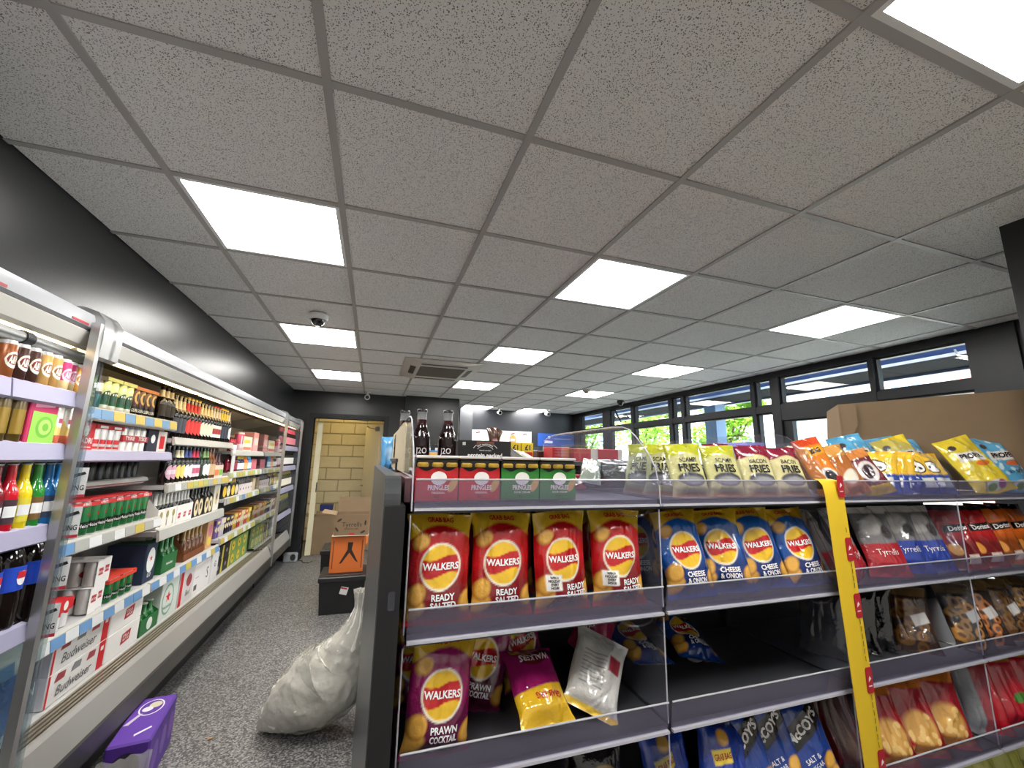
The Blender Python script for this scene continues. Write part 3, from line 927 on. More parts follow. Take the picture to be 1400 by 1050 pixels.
pt = can_obj('pt', .158, .0235, [(.22, (232, 120, 90)), (.6, (244, 214, 130)), (1, (238, 236, 226))], lambda m, r, h: (patch(m, r, h * .4, h * .72, .8, (250, 248, 240), 10, True), patch(m, r * 1.02, h * .5, h * .6, .4, (206, 90, 120), 6)))
row(pt, [P(1.898, Z2, X1c), P(1.947, Z2, X1c), P(1.995, Z2, X1c)], '{n} slim pastel can right of the lime swirl carton on the near fridge second shelf', 'can', 'slim pastel cans on the near fridge second shelf')
Z3 = 1.246
for k, (c, lc, nm, yy) in enumerate((((196, 26, 44), (60, 40, 50), 'red', 1.772), ((226, 206, 30), (214, 200, 60), 'yellow', 1.828), ((40, 130, 50), (110, 80, 40), 'green', 1.884), ((34, 112, 176), (40, 60, 90), 'blue', 1.938), ((40, 130, 200), (200, 210, 220), 'bright blue', 1.99), ((120, 30, 40), (80, 30, 40), 'dark red', 1.716))):
    bt = bottle('alcopop_bottle', (206, 214, 216), lc, None, (30, 30, 34), .225, .026, liquid=c, lab2=(222, 224, 226))
    put(bt, yy, Z3, 'clear glass bottle of %s drink on the near fridge third shelf' % nm, 'bottle', X1c, group='coloured bottles on the near fridge third shelf')
# fourth shelf: two-litre cola bottles
Z4 = .931
def cola():
    r, h = .046, .30
    m = MB(); m.lathe([(r * .8, 0), (r, .02), (r, .10), (r * .95, .12), (r, .14), (r, .20), (r * .8, .24), (r * .4, .275), (r * .3, .285)], 16, cols=[(22, 14, 12)])
    o = m.build('cola_bottle', GLAZE, None, 50)
    l = MB(); l.lathe([(r * 1.012, .125), (r * 1.012, .20)], 16, cols=[(24, 70, 190)], cap=False)
    patch(l, r * 1.025, .14, .185, .38, (232, 232, 236), 10, True); patch(l, r * 1.035, .162, .184, .36, (200, 30, 44), 6)
    l.build('label', PAPER, o, 50)
    c = MB(); c.lathe([(r * .34, .28), (r * .34, .305), (r * .3, .308)], 14, cols=[(24, 60, 170)]); c.build('cap', CARD, o, 40)
    return o
row(cola(), [P(1.775, Z4, X1c - .02), P(1.87, Z4, X1c - .02), P(1.965, Z4, X1c - .02)], '{n} big cola bottle with blue label from the left on the near fridge fourth shelf', 'bottle', 'cola bottles on the near fridge fourth shelf')
# bottom deck of near fridge: water bottles, blue pack
def water():
    r, h = .042, .24
    m = MB(); m.lathe([(r * .85, 0), (r, .015), (r, .07), (r * .93, .08), (r, .09), (r, .16), (r * .6, .2), (r * .36, .222)], 14, cols=[(150, 176, 190)])
    o = m.build('water_bottle', GLAZE, None, 50)
    l = MB(); l.lathe([(r * 1.01, .085), (r * 1.01, .13)], 14, cols=[(70, 140, 200)], cap=False); l.build('label', PAPER, o, 50)
    c = MB(); c.lathe([(r * .38, .218), (r * .38, .24)], 12, cols=[(30, 80, 180)]); c.build('cap', CARD, o)
    return o
row(water(), [P(1.86, .405, -1.16), P(1.955, .405, -1.16)], '{n} small clear water bottle from the left at the bottom of the near fridge', 'bottle', 'water bottles at the bottom of the near fridge')
row(water(), [P(1.86, .655, -1.32), P(1.955, .655, -1.32)], '{n} clear water bottle standing on the blue carton in the near fridge', 'bottle', 'water bottles on the blue carton')
put(carton('water_carton', .3, .3, .248, (60, 120, 190), lambda l, w, d, h: l.disc((0, -.001, h * .5), ux, uz, .08, .04, (190, 214, 236), 20)), 1.84, .402, 'blue water carton behind the small bottles in the near fridge', 'carton', -1.26)

# ---- beer fridge, bay one, top shelf
Z = 1.702
put(carton('ale_carton', .125, .2, .165, (34, 138, 96), lambda l, w, d, h: (l.text('ALE', (0, -.001, .06), ux, uz, .05, (220, 236, 200), .02), l.poly((0, -.0008, .125), ux, uz, [(-.05, 0), (.05, 0), (.05, .02), (-.05, .02)], (190, 214, 160)), l.disc((.035, -.001, .03), ux, uz, .012, .012, (214, 196, 120)))), 2.42, Z, 'green ale carton beside the steel post on the beer fridge top shelf', 'carton')
put(can4('can_pack', 'teal', .168, .033, [(.5, (40, 110, 120)), (1, (20, 24, 30))], lambda m, r, h: patch(m, r, h * .55, h * .8, .8, (220, 224, 226), 6), ((24, 28, 34), .88, 1.0, True), 1, 2), 2.525, Z, 'black and teal can pack next to the green ale carton', 'can pack')
a = can4('can_pack', 'carl', .172, .032, [(.18, (220, 224, 220)), (.55, (24, 92, 62)), (1, (186, 206, 150))], lambda m, r, h: (patch(m, r, h * .25, h * .62, 1.1, (20, 70, 52), 10, True), patch(m, r * 1.01, h * .5, h * .56, 1.0, (230, 232, 220), 5), patch(m, r * 1.01, h * .70, h * .8, .9, (230, 226, 190), 8, True)), ((196, 206, 140), .9, 1.0, True))
row(a, [P(2.625, Z), P(2.765, Z)], '{n} tall green and white lager can pack on the beer fridge top shelf', 'can pack', 'green lager packs on the beer fridge top shelf')
def gdeco(m, r, h):
    patch(m, r, h * .42, h * .85, .75, GOLD, 10, True); patch(m, r * 1.01, h * .5, h * .78, .42, BLACK, 10, True)
    wrap(m, 'GUINNESS', r * 1.01, h * .16, h * .11, (236, 232, 220), maxw=r * 1.9)
a = can4('stout_pack', 'guin', .168, .031, [(.36, BLACK), (1, (64, 26, 18))], gdeco, ((186, 110, 66), .9, 1.0, True))
row(a, [P(2.895, Z), P(3.025, Z)], '{n} black stout can pack with gold emblem on the beer fridge top shelf', 'can pack', 'stout packs on the beer fridge top shelf')
dk = bottle('beer_bottle', (20, 16, 14), (40, 34, 30), (214, 200, 170), (60, 50, 30), .225, .029)
row(dk, [P(3.125, Z), P(3.19, Z), P(3.25, Z)], '{n} dark bottle with cream neck label beside the stout packs', 'bottle', 'dark bottles ending the beer fridge top shelf')
# ---- bay two, top shelf: ale bottles
Z = 1.602
runs = [((22, 17, 15), (60, 66, 80), (222, 206, 168), (90, 80, 40), False, 'cream-necked dark ale bottle with slate label', 3),
        ((24, 16, 14), (206, 46, 44), (196, 44, 40), (190, 160, 60), True, 'ale bottle with red oval label and red neck', 4),
        ((24, 16, 14), (214, 208, 190), (214, 196, 150), (60, 60, 60), True, 'ale bottle with pale oval label and cream neck', 4),
        ((22, 18, 16), (224, 220, 216), (200, 190, 170), (170, 40, 40), False, 'ale bottle with white square label', 3),
        ((20, 18, 20), (40, 46, 66), (224, 190, 60), (210, 170, 40), False, 'ale bottle with yellow neck and navy label', 3),
        ((22, 18, 20), (230, 228, 226), (226, 214, 200), (40, 40, 40), True, 'ale bottle with white oval label, last of the row', 1)]
y = 3.315
for g, lc, nc, cc, ov, lb, n in runs:
    pr_ = bottle('ale_bottle', g, lc, nc, cc, .298, .0315, lab2=(150, 40, 44) if not ov and lc[0] > 200 else None, oval=ov)
    row(pr_, [P(y + .0645 * i, Z) for i in range(n)], ('{n} ' if n > 1 else '') + lb + ', beer fridge middle bay', 'bottle', 'ale bottles on the middle bay top shelf')
    y += .0645 * n
# ---- bay three, top shelf
Z = 1.537
a = bottle('small_bottle', (120, 22, 34), (226, 220, 220), (200, 40, 60), (60, 20, 30), .13, .024)
row(a, [P(4.57 + .055 * i, Z) for i in range(3)], '{n} small red bottle beside the tall pink cans', 'bottle', 'small red bottles on the far bay top shelf')
tp = can_obj('tp', .19, .034, [(.4, (224, 200, 206)), (1, (206, 72, 100))], lambda m, r, h: patch(m, r, h * .2, h * .8, .5, (240, 226, 226), 6))
row(tp, [P(4.79, Z), P(4.865, Z), ((-1.285, 4.79, Z + .19), FACE), ((-1.285, 4.865, Z + .19), FACE)][:2], '{n} tall pink and white can on the far bay top shelf', 'can', 'tall pink cans on the far bay top shelf')
put(carton('fruit_cider_carton', .36, .2, .16, (226, 222, 206), lambda l, w, d, h: (l.poly((0, -.0008, .02), ux, uz, [(-.16, 0), (.16, 0), (.16, .03), (-.16, .03)], (222, 110, 90)), l.poly((0, -.0008, .09), ux, uz, [(-.15, 0), (.1, 0), (.1, .035), (-.15, .035)], (226, 196, 70)))), 5.12, Z, 'pale carton with yellow and red print on the far bay top shelf', 'carton')
put(carton('pink_drink_carton', .2, .2, .22, (226, 150, 150), lambda l, w, d, h: l.poly((0, -.0008, .08), ux, uz, [(-.08, 0), (.08, 0), (.08, .08), (-.08, .08)], (236, 196, 190))), 5.46, Z, 'pink carton by the end glass on the far bay top shelf', 'carton')

# ---- bay one, second shelf
Z = 1.502
put(carton('lager_carton', .135, .2, .14, (198, 26, 40), lambda l, w, d, h: (l.disc((0, -.001, .098), ux, uz, .018, .026, WHITE), l.text('MADRI', (0, -.0014, .04), ux, uz, .026, WHITE, .02), l.poly((0, -.001, .02), ux, uz, [(-.05, 0), (.05, 0), (.05, .004), (-.05, .004)], WHITE))), 2.475, Z, 'red lager carton with white emblem on the beer fridge second shelf', 'carton')
def stripe(m, r, h):
    for k in range(3):
        z = h * (.2 + .2 * k); m.add([(r * math.cos(a - math.pi / 2) * 1.0, r * math.sin(a - math.pi / 2), z + h * .12 * a + dz) for a, dz in ((-.8, 0), (.8, 0), (.8, h * .08), (-.8, h * .08))], [(0, 1, 2, 3)], RED)
a = can4('can_pack', 'rs', .135, .0285, (226, 224, 222), lambda m, r, h: (patch(m, r, h * .30, h * .46, .9, RED, 6), patch(m, r, h * .12, h * .2, .9, RED, 6)), (RED, .84, 1.0, True), sleeve_text=[('#', .87, .012, WHITE)])
row(a, [P(2.605, Z), P(2.722, Z)], '{n} white and red striped can pack on the beer fridge second shelf', 'can pack', 'striped can packs on the beer fridge second shelf')
a = can4('can_pack', 'ty', .142, .031, (228, 224, 218), None, ((170, 26, 40), .42, .66, True), sleeve_text=[('TYSKIE', .48, .021, WHITE)])
row(a, [P(2.85, Z), P(2.98, Z)], '{n} white can pack with red band on the beer fridge second shelf', 'can pack', 'white packs with red band on the beer fridge second shelf')
put(can4('can_pack', 'bw', .142, .029, (24, 30, 50), None, ((26, 30, 52), .0, 1.0, True), sleeve_text=[('o', .6, .026, WHITE)]), 3.105, Z, 'navy can pack with white disc on the beer fridge second shelf', 'can pack')
put(can4('can_pack', 'wr', .135, .027, (224, 214, 208), None, ((224, 210, 204), .0, 1.0, True), sleeve_text=[('#', .2, .08, RED)]), 3.222, Z, 'pale can pack with red panel ending the beer fridge second shelf', 'can pack')
# recessed dark shelf
Z = 1.347
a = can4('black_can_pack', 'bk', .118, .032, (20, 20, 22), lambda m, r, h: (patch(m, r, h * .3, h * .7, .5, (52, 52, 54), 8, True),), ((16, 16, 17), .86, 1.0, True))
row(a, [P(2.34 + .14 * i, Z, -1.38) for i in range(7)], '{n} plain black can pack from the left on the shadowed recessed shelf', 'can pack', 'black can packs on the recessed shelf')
# ---- bay two, second shelf
Z = 1.302
runs = [((18, 15, 14), (196, 150, 170), (20, 18, 18), BLACK, True, 'black bottle with mauve label', 2, (214, 196, 206)),
        ((20, 16, 14), (220, 196, 110), (216, 206, 170), BLACK, True, 'dark bottle with yellow label and cream neck', 2, None),
        ((20, 16, 16), (222, 222, 224), (60, 72, 130), (40, 50, 90), True, 'dark bottle with white label and blue neck', 2, None),
        ((22, 14, 16), (224, 210, 214), (190, 40, 70), (120, 30, 40), False, 'dark bottle with pale label and red neck', 2, (190, 90, 120)),
        ((26, 44, 26), (30, 40, 28), None, (60, 70, 40), False, 'plain dark green bottle', 1, None),
        ((24, 40, 22), (222, 226, 220), (120, 150, 90), (90, 110, 60), True, 'green bottle with white label', 2, None),
        ((110, 62, 28), (190, 160, 120), None, (160, 120, 60), False, 'amber bottle', 2, None)]
y = 3.33
for g, lc, nc, cc, ov, lb, n, l2 in runs:
    pr_ = bottle('ale_bottle', g, lc, nc, cc, .262, .0325, lab2=l2, oval=ov)
    row(pr_, [P(y + .068 * i, Z) for i in range(n)], ('{n} ' if n > 1 else '') + lb + ' on the middle bay second shelf', 'bottle', 'ale bottles on the middle bay second shelf')
    y += .068 * n
def bottle_pack(name, w, d, h, cardc, bh, bcols, n, deco=None, cardh=.5, rows=2, r=None):
    """open card carrier with bottles standing in it"""
    t = thing(name, '', 'bottle pack')
    r = r or w / n / 2.1
    m = MB(); e = .002; H = bh * cardh
    m.box(-w / 2, w / 2, -e, 0, 0, H, cardc); m.box(-w / 2, w / 2, d, d + e, 0, H, cardc)
    m.prism([(-w / 2, 0, 0), (-w / 2, d, 0), (-w / 2, d, H), (-w / 2, d * .5, bh * 0.9), (-w / 2, 0, H)], (-e, 0, 0), cardc)
    m.prism([(w / 2, 0, 0), (w / 2, d, 0), (w / 2, d, H), (w / 2, d * .5, bh * 0.9), (w / 2, 0, H)], (e, 0, 0), cardc)
    m.box(-w / 2, w / 2, -e, d + e, 0, .002, cardc)
    m.build('carrier', CARD, t)
    if deco:
        l = MB(); deco(l, w, H); l.build('print', PAPER, t)
    g, neck, cap = bcols
    prof = [(r * .9, .003), (r, bh * .05), (r, bh * .52), (r * .62, bh * .66), (r * .46, bh * .73), (r * .42, bh * .95)]
    b = MB(); b.lathe(prof, 10, cols=[g, g, g, neck or g, neck or g]); b.lathe([(r * .52, bh * .95), (r * .5, bh)], 10, cols=[cap])
    me = b.mesh('bottle', GLAZE, 40)
    for i in range(n):
        for j in range(rows):
            o = bpy.data.objects.new('bottle', me); COL.objects.link(o); o.parent = t
            o.location = (-w / 2 + (i + .5) * w / n, (j + .5) * d / rows, 0)
    return t
put(bottle_pack('cider_pack', .22, .14, .0, (216, 196, 180), .215, ((70, 18, 26), None, (60, 20, 20)), 3, lambda l, w, h: (l.poly((0, -.003, .02), ux, uz, [(-.1, 0), (0, 0), (0, .05), (-.1, .05)], (222, 120, 70)), l.poly((0, -.003, .02), ux, uz, [(.01, 0), (.1, 0), (.1, .05), (.01, .05)], (120, 170, 80)))), 4.35, Z, 'pale cider carrier with orange and green print, middle bay second shelf', 'bottle pack')
# bay three, second shelf
Z = 1.337
a = bottle('cider_bottle', (110, 20, 40), (150, 30, 60), (90, 20, 30), (60, 20, 30), .19, .03)
row(a, [P(4.56 + .066 * i, Z) for i in range(4)], '{n} dark red cider bottle beside the hanging price card', 'bottle', 'red cider bottles on the far bay second shelf')
a = bottle('alcopop_bottle', (24, 34, 66), (220, 226, 232), (210, 190, 80), (190, 170, 60), .185, .03)
row(a, [P(4.85 + .066 * i, Z) for i in range(3)], '{n} navy bottle with white label on the far bay second shelf', 'bottle', 'navy bottles on the far bay second shelf')
a = bottle('alcopop_bottle', (226, 110, 40), (230, 180, 120), (220, 130, 50), (60, 120, 190), .185, .03)
row(a, [P(5.05 + .066 * i, Z) for i in range(2)], '{n} orange bottle on the far bay second shelf', 'bottle', 'orange bottles on the far bay second shelf')
a = bottle('alcopop_bottle', (70, 140, 190), (200, 220, 230), (100, 170, 210), (60, 120, 190), .185, .03)
row(a, [P(5.19 + .066 * i, Z) for i in range(2)], '{n} pale blue bottle on the far bay second shelf', 'bottle', 'pale blue bottles on the far bay second shelf')
put(carton('rose_carton', .24, .2, .12, (206, 110, 120)), 5.48, Z, 'rose pink carton by the end glass on the far bay second shelf', 'carton')

# ---- bay one, third shelf: green lager packs
Z = 1.102
def hdeco(m, r, h):
    pts = [(.011 * (1 if k % 2 == 0 else .42) * math.sin(k * math.pi / 5), .011 * (1 if k % 2 == 0 else .42) * math.cos(k * math.pi / 5)) for k in range(10)]
    P_ = [(r * math.cos(-math.pi / 2 + x / r), r * math.sin(-math.pi / 2 + x / r), h * .6 + z_) for x, z_ in pts]
    m.add(P_, [tuple(range(10))], (200, 30, 40))
    wrap(m, 'Heineken', r * 1.012, h * .245, h * .10, (236, 236, 232), maxw=r * 2.3)
a = can4('lager_pack', 'hei', .168, .033, [(.2, (24, 100, 50)), (.42, (18, 22, 18)), (1, (30, 112, 58))], hdeco, ((190, 40, 44), .84, .96, True), sleeve_text=[('4 PINTS', .865, .013, WHITE)])
row(a, [P(2.45 + .138 * i, Z) for i in range(6)], '{n} green lager can pack with red top band from the left, third shelf', 'can pack', 'green lager packs on the beer fridge third shelf')
# bay two, third shelf: white carriers, then cream-label pack
Z = 1.017
def stell(l, w, h):
    for k in range(3):
        x = -w / 2 + (k + .5) * w / 3
        l.poly((x, -.003, h * .25), ux, uz, [(-.022, 0), (.018, .004), (.022, .04), (-.018, .036)], (186, 40, 54)); l.text('STELLA', (x, -.0034, h * .25 + .016), ux, uz, .009, WHITE, .02)
def chal(l, w, h):
    for k in range(3):
        x = -w / 2 + (k + .5) * w / 3
        l.disc((x, -.003, h * .68), ux, uz, .02, .024, (150, 140, 84), 14); l.poly((x, -.003, h * .1), ux, uz, [(-.008, 0), (.008, 0), (.004, .05), (-.004, .05)], (150, 140, 84))
a = bottle_pack('lager_carrier', .27, .14, 0, (226, 222, 216), .225, ((24, 30, 22), (222, 220, 216), (200, 200, 200)), 5, chal, .55)
put(a, 3.47, Z, 'white lager bottle carrier with olive emblems on the third shelf', 'bottle pack')
a = bottle_pack('lager_carrier', .27, .14, 0, (228, 224, 220), .225, ((24, 30, 22), (222, 220, 216), (200, 200, 200)), 5, stell, .55)
put(a, 3.75, Z, 'white lager bottle carrier with red emblems on the third shelf', 'bottle pack')
def creamd(l, w, h):
    for k in (-1, 1):
        l.disc((k * w * .22, -.003, h * .5), ux, uz, w * .2, h * .46, (222, 206, 166), 16); l.disc((k * w * .22, -.0034, h * .55), ux, uz, w * .09, h * .2, (60, 40, 34), 12)
a = bottle_pack('stout_carrier', .2, .14, 0, (26, 22, 20), .225, ((24, 16, 12), None, (40, 34, 30)), 3, creamd, .62)
row(a, [P(4.0, Z), P(4.215, Z)], '{n} black stout carrier with cream ovals on the third shelf', 'bottle pack', 'stout carriers on the middle bay third shelf')
put(carton('white_carton', .14, .18, .23, (222, 218, 206), lambda l, w, d, h: (l.disc((0, -.001, .12), ux, uz, .04, .07, (206, 186, 140)), l.disc((0, -.0014, .12), ux, uz, .015, .03, BLACK))), 4.40, Z, 'tall cream carton ending the middle bay third shelf', 'carton')
# bay three third shelf
Z = 1.102
a = bottle_pack('ale_carrier', .24, .14, 0, (22, 20, 20), .2, ((26, 16, 14), (210, 170, 60), (180, 60, 60)), 4, lambda l, w, h: (l.disc((-.05, -.003, h * .5), ux, uz, .05, h * .42, (226, 186, 50)), l.disc((.06, -.003, h * .5), ux, uz, .05, h * .42, (216, 208, 180))), .6)
row(a, [P(4.64, Z), P(4.885, Z)], '{n} black ale carrier with yellow and cream discs on the far bay', 'bottle pack', 'ale carriers on the far bay third shelf')
a = bottle_pack('bottle_carton', .5, .16, 0, (222, 208, 206), .2, ((20, 18, 18), None, (30, 28, 28)), 8, lambda l, w, h: [l.disc((-w / 2 + (k + .5) * w / 5, -.003, h * .5), ux, uz, .014, .012, BLACK, 12) for k in range(5)], .5)
put(a, 5.28, Z, 'white carton of small black bottles on the far bay third shelf', 'bottle pack')
put(carton('small_carton', .12, .16, .14, (196, 176, 140)), 5.61, Z, 'small tan carton by the end glass on the far bay third shelf', 'carton')

# ---- fourth shelf
Z = .707
bud = can4('lager_pack', 'bud', .122, .033, (222, 220, 220), lambda m, r, h: (patch(m, r, h * .5, h * .8, .9, RED, 8, True),), (RED, .62, 1.0, True), sleeve_text=[('o', .82, .02, WHITE)])
put(bud, 2.58, Z, 'red and silver lager can pack at the left end of the fourth shelf', 'can pack', rz=.12)
def ste(m, r, h):
    patch(m, r, h * .35, h * .62, .75, (150, 30, 44), 8, True)
st = can4('silver_lager_pack', 'ste', .122, .033, (198, 196, 192), ste, ((232, 230, 228), .0, 1.0, False), 1, 4, 1, sleeve_text=[('#', .42, .034, (176, 36, 52)), ('ARTOIS', .5, .011, WHITE)])
poses = [P(y_, Z) for y_ in (2.79, 2.862)] + [P(y_, Z + .1235) for y_ in (2.81, 2.885)]
lbs = row(st, poses, '{n} silver lager can pack with white sleeve in the two-high stack', 'can pack', 'silver lager packs on the fourth shelf')
for o in lbs[2:]:
    o['label'] = o['label'].replace('in the two-high stack', 'on top of the stack').replace(ORD[lbs.index(o)], ORD[lbs.index(o) - 2])
for o in lbs[:2]:
    o['label'] = o['label'].replace('in the two-high stack', 'at the bottom of the stack')
for i in range(4):
    lbs[i].location.x = -1.285 - .012 * (i % 2)
hp = can4('lager_pack', 'hei2', .122, .033, [(.2, (24, 100, 50)), (.42, (18, 22, 18)), (1, (30, 112, 58))], hdeco, ((206, 60, 40), .82, .97, True))
row(hp, [P(2.98, Z), P(3.115, Z)], '{n} short green lager can pack right of the silver stack', 'can pack', 'short green lager packs on the fourth shelf')
put(carton('zero_lager_carton', .14, .2, .235, (30, 44, 70), lambda l, w, d, h: (l.disc((0, -.001, .13), ux, uz, .05, .075, (222, 226, 224), 18), l.text('0.0', (0, -.0014, .03), ux, uz, .026, WHITE, .02), l.poly((0, -.0014, .14), ux, uz, [(.02 * (1 if k % 2 == 0 else .42) * math.sin(k * math.pi / 5), .02 * (1 if k % 2 == 0 else .42) * math.cos(k * math.pi / 5)) for k in range(10)], RED)), zp=(30, 90, 50)), 3.345, Z, 'navy carton with pale oval and red star on the fourth shelf', 'carton')
put(bottle_pack('green_bottle_carrier', .22, .14, 0, (28, 100, 50), .23, ((24, 96, 40), (30, 110, 50), (190, 190, 180)), 3, lambda l, w, h: l.text('Heineken', (0, -.003, h * .4), ux, uz, .018, WHITE, .02, maxw=.19), .5), 3.62, Z, 'carrier of green lager bottles on the fourth shelf', 'bottle pack')
put(bottle_pack('amber_bottle_carrier', .40, .14, 0, (120, 66, 30), .225, ((96, 52, 20), (150, 110, 50), (190, 160, 80)), 5, None, .22), 4.06, Z, 'low carrier of amber beer bottles on the fourth shelf', 'bottle pack')
put(carton('patterned_carton', .13, .18, .23, (206, 160, 110), lambda l, w, d, h: (l.disc((0, -.001, .15), ux, uz, .045, .05, (200, 120, 150), 14), l.disc((0, -.001, .06), ux, uz, .04, .035, (226, 200, 70), 14))), 4.36, Z, 'gold and pink patterned carton ending the middle bay fourth shelf', 'carton')
Z = .752
cols3 = [((120, 90, 150), 'purple'), ((210, 200, 210), 'pale lilac'), ((30, 26, 30), 'black with yellow tags'), ((60, 44, 90), 'dark violet'), ((206, 170, 60), 'mustard'), ((196, 60, 40), 'red'), ((206, 196, 160), 'cream'), ((200, 70, 60), 'coral'), ((214, 176, 50), 'golden')]
for k, (c, nm) in enumerate(cols3):
    o = can4('can_pack', 'b3%d' % k, .16, .03, c, lambda m, r, h: patch(m, r, h * .35, h * .65, .8, (226, 214, 180), 8, True), (c, .72, 1.0, True), sleeve_text=[('#', .8, .022, (226, 210, 120))])
    put(o, 4.56 + .128 * k, Z, '%s can pack on the far bay fourth shelf' % nm, 'can pack', group='mixed can packs on the far bay fourth shelf')

# ---- bottom deck
Z = .402
def bag_blue():
    m = MB(); n = 14
    rng = random.Random(4)
    V = []; F = []
    for i in range(n + 1):
        for j in range(10):
            v = i / n; a = j / 10 * 2 * math.pi
            s = (1 - .55 * v ** 3) * (1 + .08 * rng.uniform(-1, 1))
            V.append((.085 * s * math.copysign(abs(math.cos(a)) ** .6, math.cos(a)), .08 + .075 * s * math.copysign(abs(math.sin(a)) ** .6, math.sin(a)), .23 * v + .008 * rng.uniform(0, 1) * (v > .02)))
    for i in range(n):
        for j in range(10):
            F.append((i * 10 + j, i * 10 + (j + 1) % 10, (i + 1) * 10 + (j + 1) % 10, (i + 1) * 10 + j))
    m.add(V, F, (30, 104, 186)); m.add(V[-10:], [tuple(range(10))], (40, 120, 200)); m.add(V[:10], [tuple(range(10))[::-1]], (30, 104, 186))
    o = m.build('blue_bag', FILM, None, 70)
    l = MB(); l.text('TEN', (0, -.012, .10), ux, uz, .045, WHITE, .02); l.build('print', PAPER, o)
    return o
put(bag_blue(), 2.40, Z, 'crumpled blue plastic pack at the left end of the bottom deck', 'pack')
def buddeco(l, w, d, h):
    l.poly((0, -.001, 0), ux, uz, [(w * .36, .002), (w * .49, .002), (w * .49, h - .002), (w * .36, h - .002)], RED)
    l.poly((0, -.001, 0), ux, uz, [(-w * .49, .002), (-w * .46, .002), (-w * .46, h - .002), (-w * .49, h - .002)], RED)
    l.text('Budweiser', (-.02, -.0014, h * .2), ux, uz, h * .32, (96, 96, 98), .012, .25, maxw=w * .72)
    for k in (-1, 0, 1):
        l.poly((k * w * .26 - .02, -.0014, h * .66), ux, uz, [(-.035, 0), (.03, 0), (.035, h * .22), (-.02, h * .26)], (150, 60, 66) if k else (120, 120, 122))
    l.poly((w * .425, -.0018, h * .66), ux, uz, [(-.012, 0), (.012, 0), (.012, .02), (-.012, .02)], (226, 214, 210))
a = carton('lager_box', .42, .26, .132, (214, 212, 210), buddeco, zp=RED)
row(a, [P(2.73, Z, -1.265), P(2.73, Z + .1325, -1.265)], '{n} layer of the long silver and red lager boxes on the bottom deck', 'box', 'silver and red lager boxes on the bottom deck')
def stdeco(l, w, d, h):
    l.poly((.02, -.001, h * .3), ux, uz, [(-.05, 0), (.04, .006), (.05, h * .46), (-.04, h * .40)], (170, 36, 50))
    l.text('STELLA', (.02, -.0016, h * .54), ux, uz, .014, WHITE, .02, maxw=.075); l.text('ARTOIS', (.02, -.0016, h * .40), ux, uz, .013, WHITE, .02, maxw=.07)
a = carton('lager_box', .33, .26, .132, (226, 224, 222), stdeco)
row(a, [P(3.11, Z, -1.262), P(3.11, Z + .1325, -1.262)], '{n} layer of the white lager boxes with red badge on the bottom deck', 'box', 'white lager boxes on the bottom deck')
put(bottle_pack('green_bottle_carrier', .22, .16, 0, (34, 104, 54), .17, ((28, 100, 44), (40, 120, 60), (200, 200, 190)), 3, lambda l, w, h: l.disc((0, -.003, h * .5), ux, uz, .035, .035, (222, 226, 220)), .55), 3.40, Z, 'green bottle carrier standing on the bottom deck grille side', 'bottle pack', -1.262)
def star(l, o, r, c=RED):
    l.poly(o, ux, uz, [(r * (1 if k % 2 == 0 else .42) * math.sin(k * math.pi / 5), r * (1 if k % 2 == 0 else .42) * math.cos(k * math.pi / 5)) for k in range(10)], c)
a = carton('star_lager_box', .26, .24, .24, (206, 214, 208), lambda l, w, d, h: (l.disc((-.03, -.001, h * .5), ux, uz, .085, .10, (120, 160, 140), 20), l.disc((-.03, -.0014, h * .5), ux, uz, .072, .086, (206, 214, 208), 20), star(l, (-.03, -.0018, h * .56), .04), l.text('Heineken', (-.03, -.0018, h * .26), ux, uz, .024, (30, 90, 50), .015, maxw=.13)), zp=(196, 206, 196))
put(a, 3.66, Z, 'pale green lager box with red star on the bottom deck', 'box', -1.262)
put(carton('red_lager_box', .26, .24, .25, (206, 202, 200), lambda l, w, d, h: (l.poly((0, -.001, 0), ux, uz, [(-w * .48, 0), (-w * .3, 0), (-w * .3, h), (-w * .48, h)], RED), l.disc((.03, -.0014, h * .62), ux, uz, .05, .045, (150, 60, 66), 16), l.text('Bud', (.03, -.0016, h * .2), ux, uz, .04, (120, 120, 122), .01, .2)), zp=(200, 30, 40)), 3.94, Z, 'tall red topped lager box on the bottom deck', 'box', -1.262)
put(carton('white_beer_box', .36, .26, .225, (226, 222, 220), lambda l, w, d, h: (l.text('S', (.12, -.001, .07), ux, uz, .09, (60, 60, 64), .0), l.poly((-.12, -.001, .03), ux, uz, [(-.03, 0), (.03, 0), (.03, .04), (-.03, .04)], (90, 88, 90)), l.poly((-.1, -.001, .12), ux, uz, [(-.04, 0), (.04, 0), (.04, .005), (-.04, .005)], (150, 140, 140)))), 4.26, Z, 'large plain white beer box on the bottom deck', 'box', -1.27)
put(carton('white_beer_box', .16, .24, .265, (222, 220, 218), lambda l, w, d, h: l.text('G', (0, -.001, .12), ux, uz, .05, (40, 40, 44), .01)), 4.53, Z, 'narrow white beer box beside the black and yellow packs', 'box', -1.262)
def yb(c1, c2):
    return lambda l, w, d, h: (l.poly((0, -.001, 0), ux, uz, [(w * .2, .002), (w * .48, .002), (w * .48, h - .002), (w * .3, h - .002)], c2), l.disc((-w * .15, -.0014, h * .5), ux, uz, .02, .02, (150, 150, 150), 14))
a = carton('dark_can_carton', .2, .22, .125, (36, 32, 36), yb(0, (190, 176, 70)))
row(a, [P(4.73, Z), P(4.94, Z), P(4.73, Z + .1255), P(4.94, Z + .1255)], '{n} black carton with yellow flash on the far bay deck', 'carton', 'black and yellow cartons on the far bay deck')
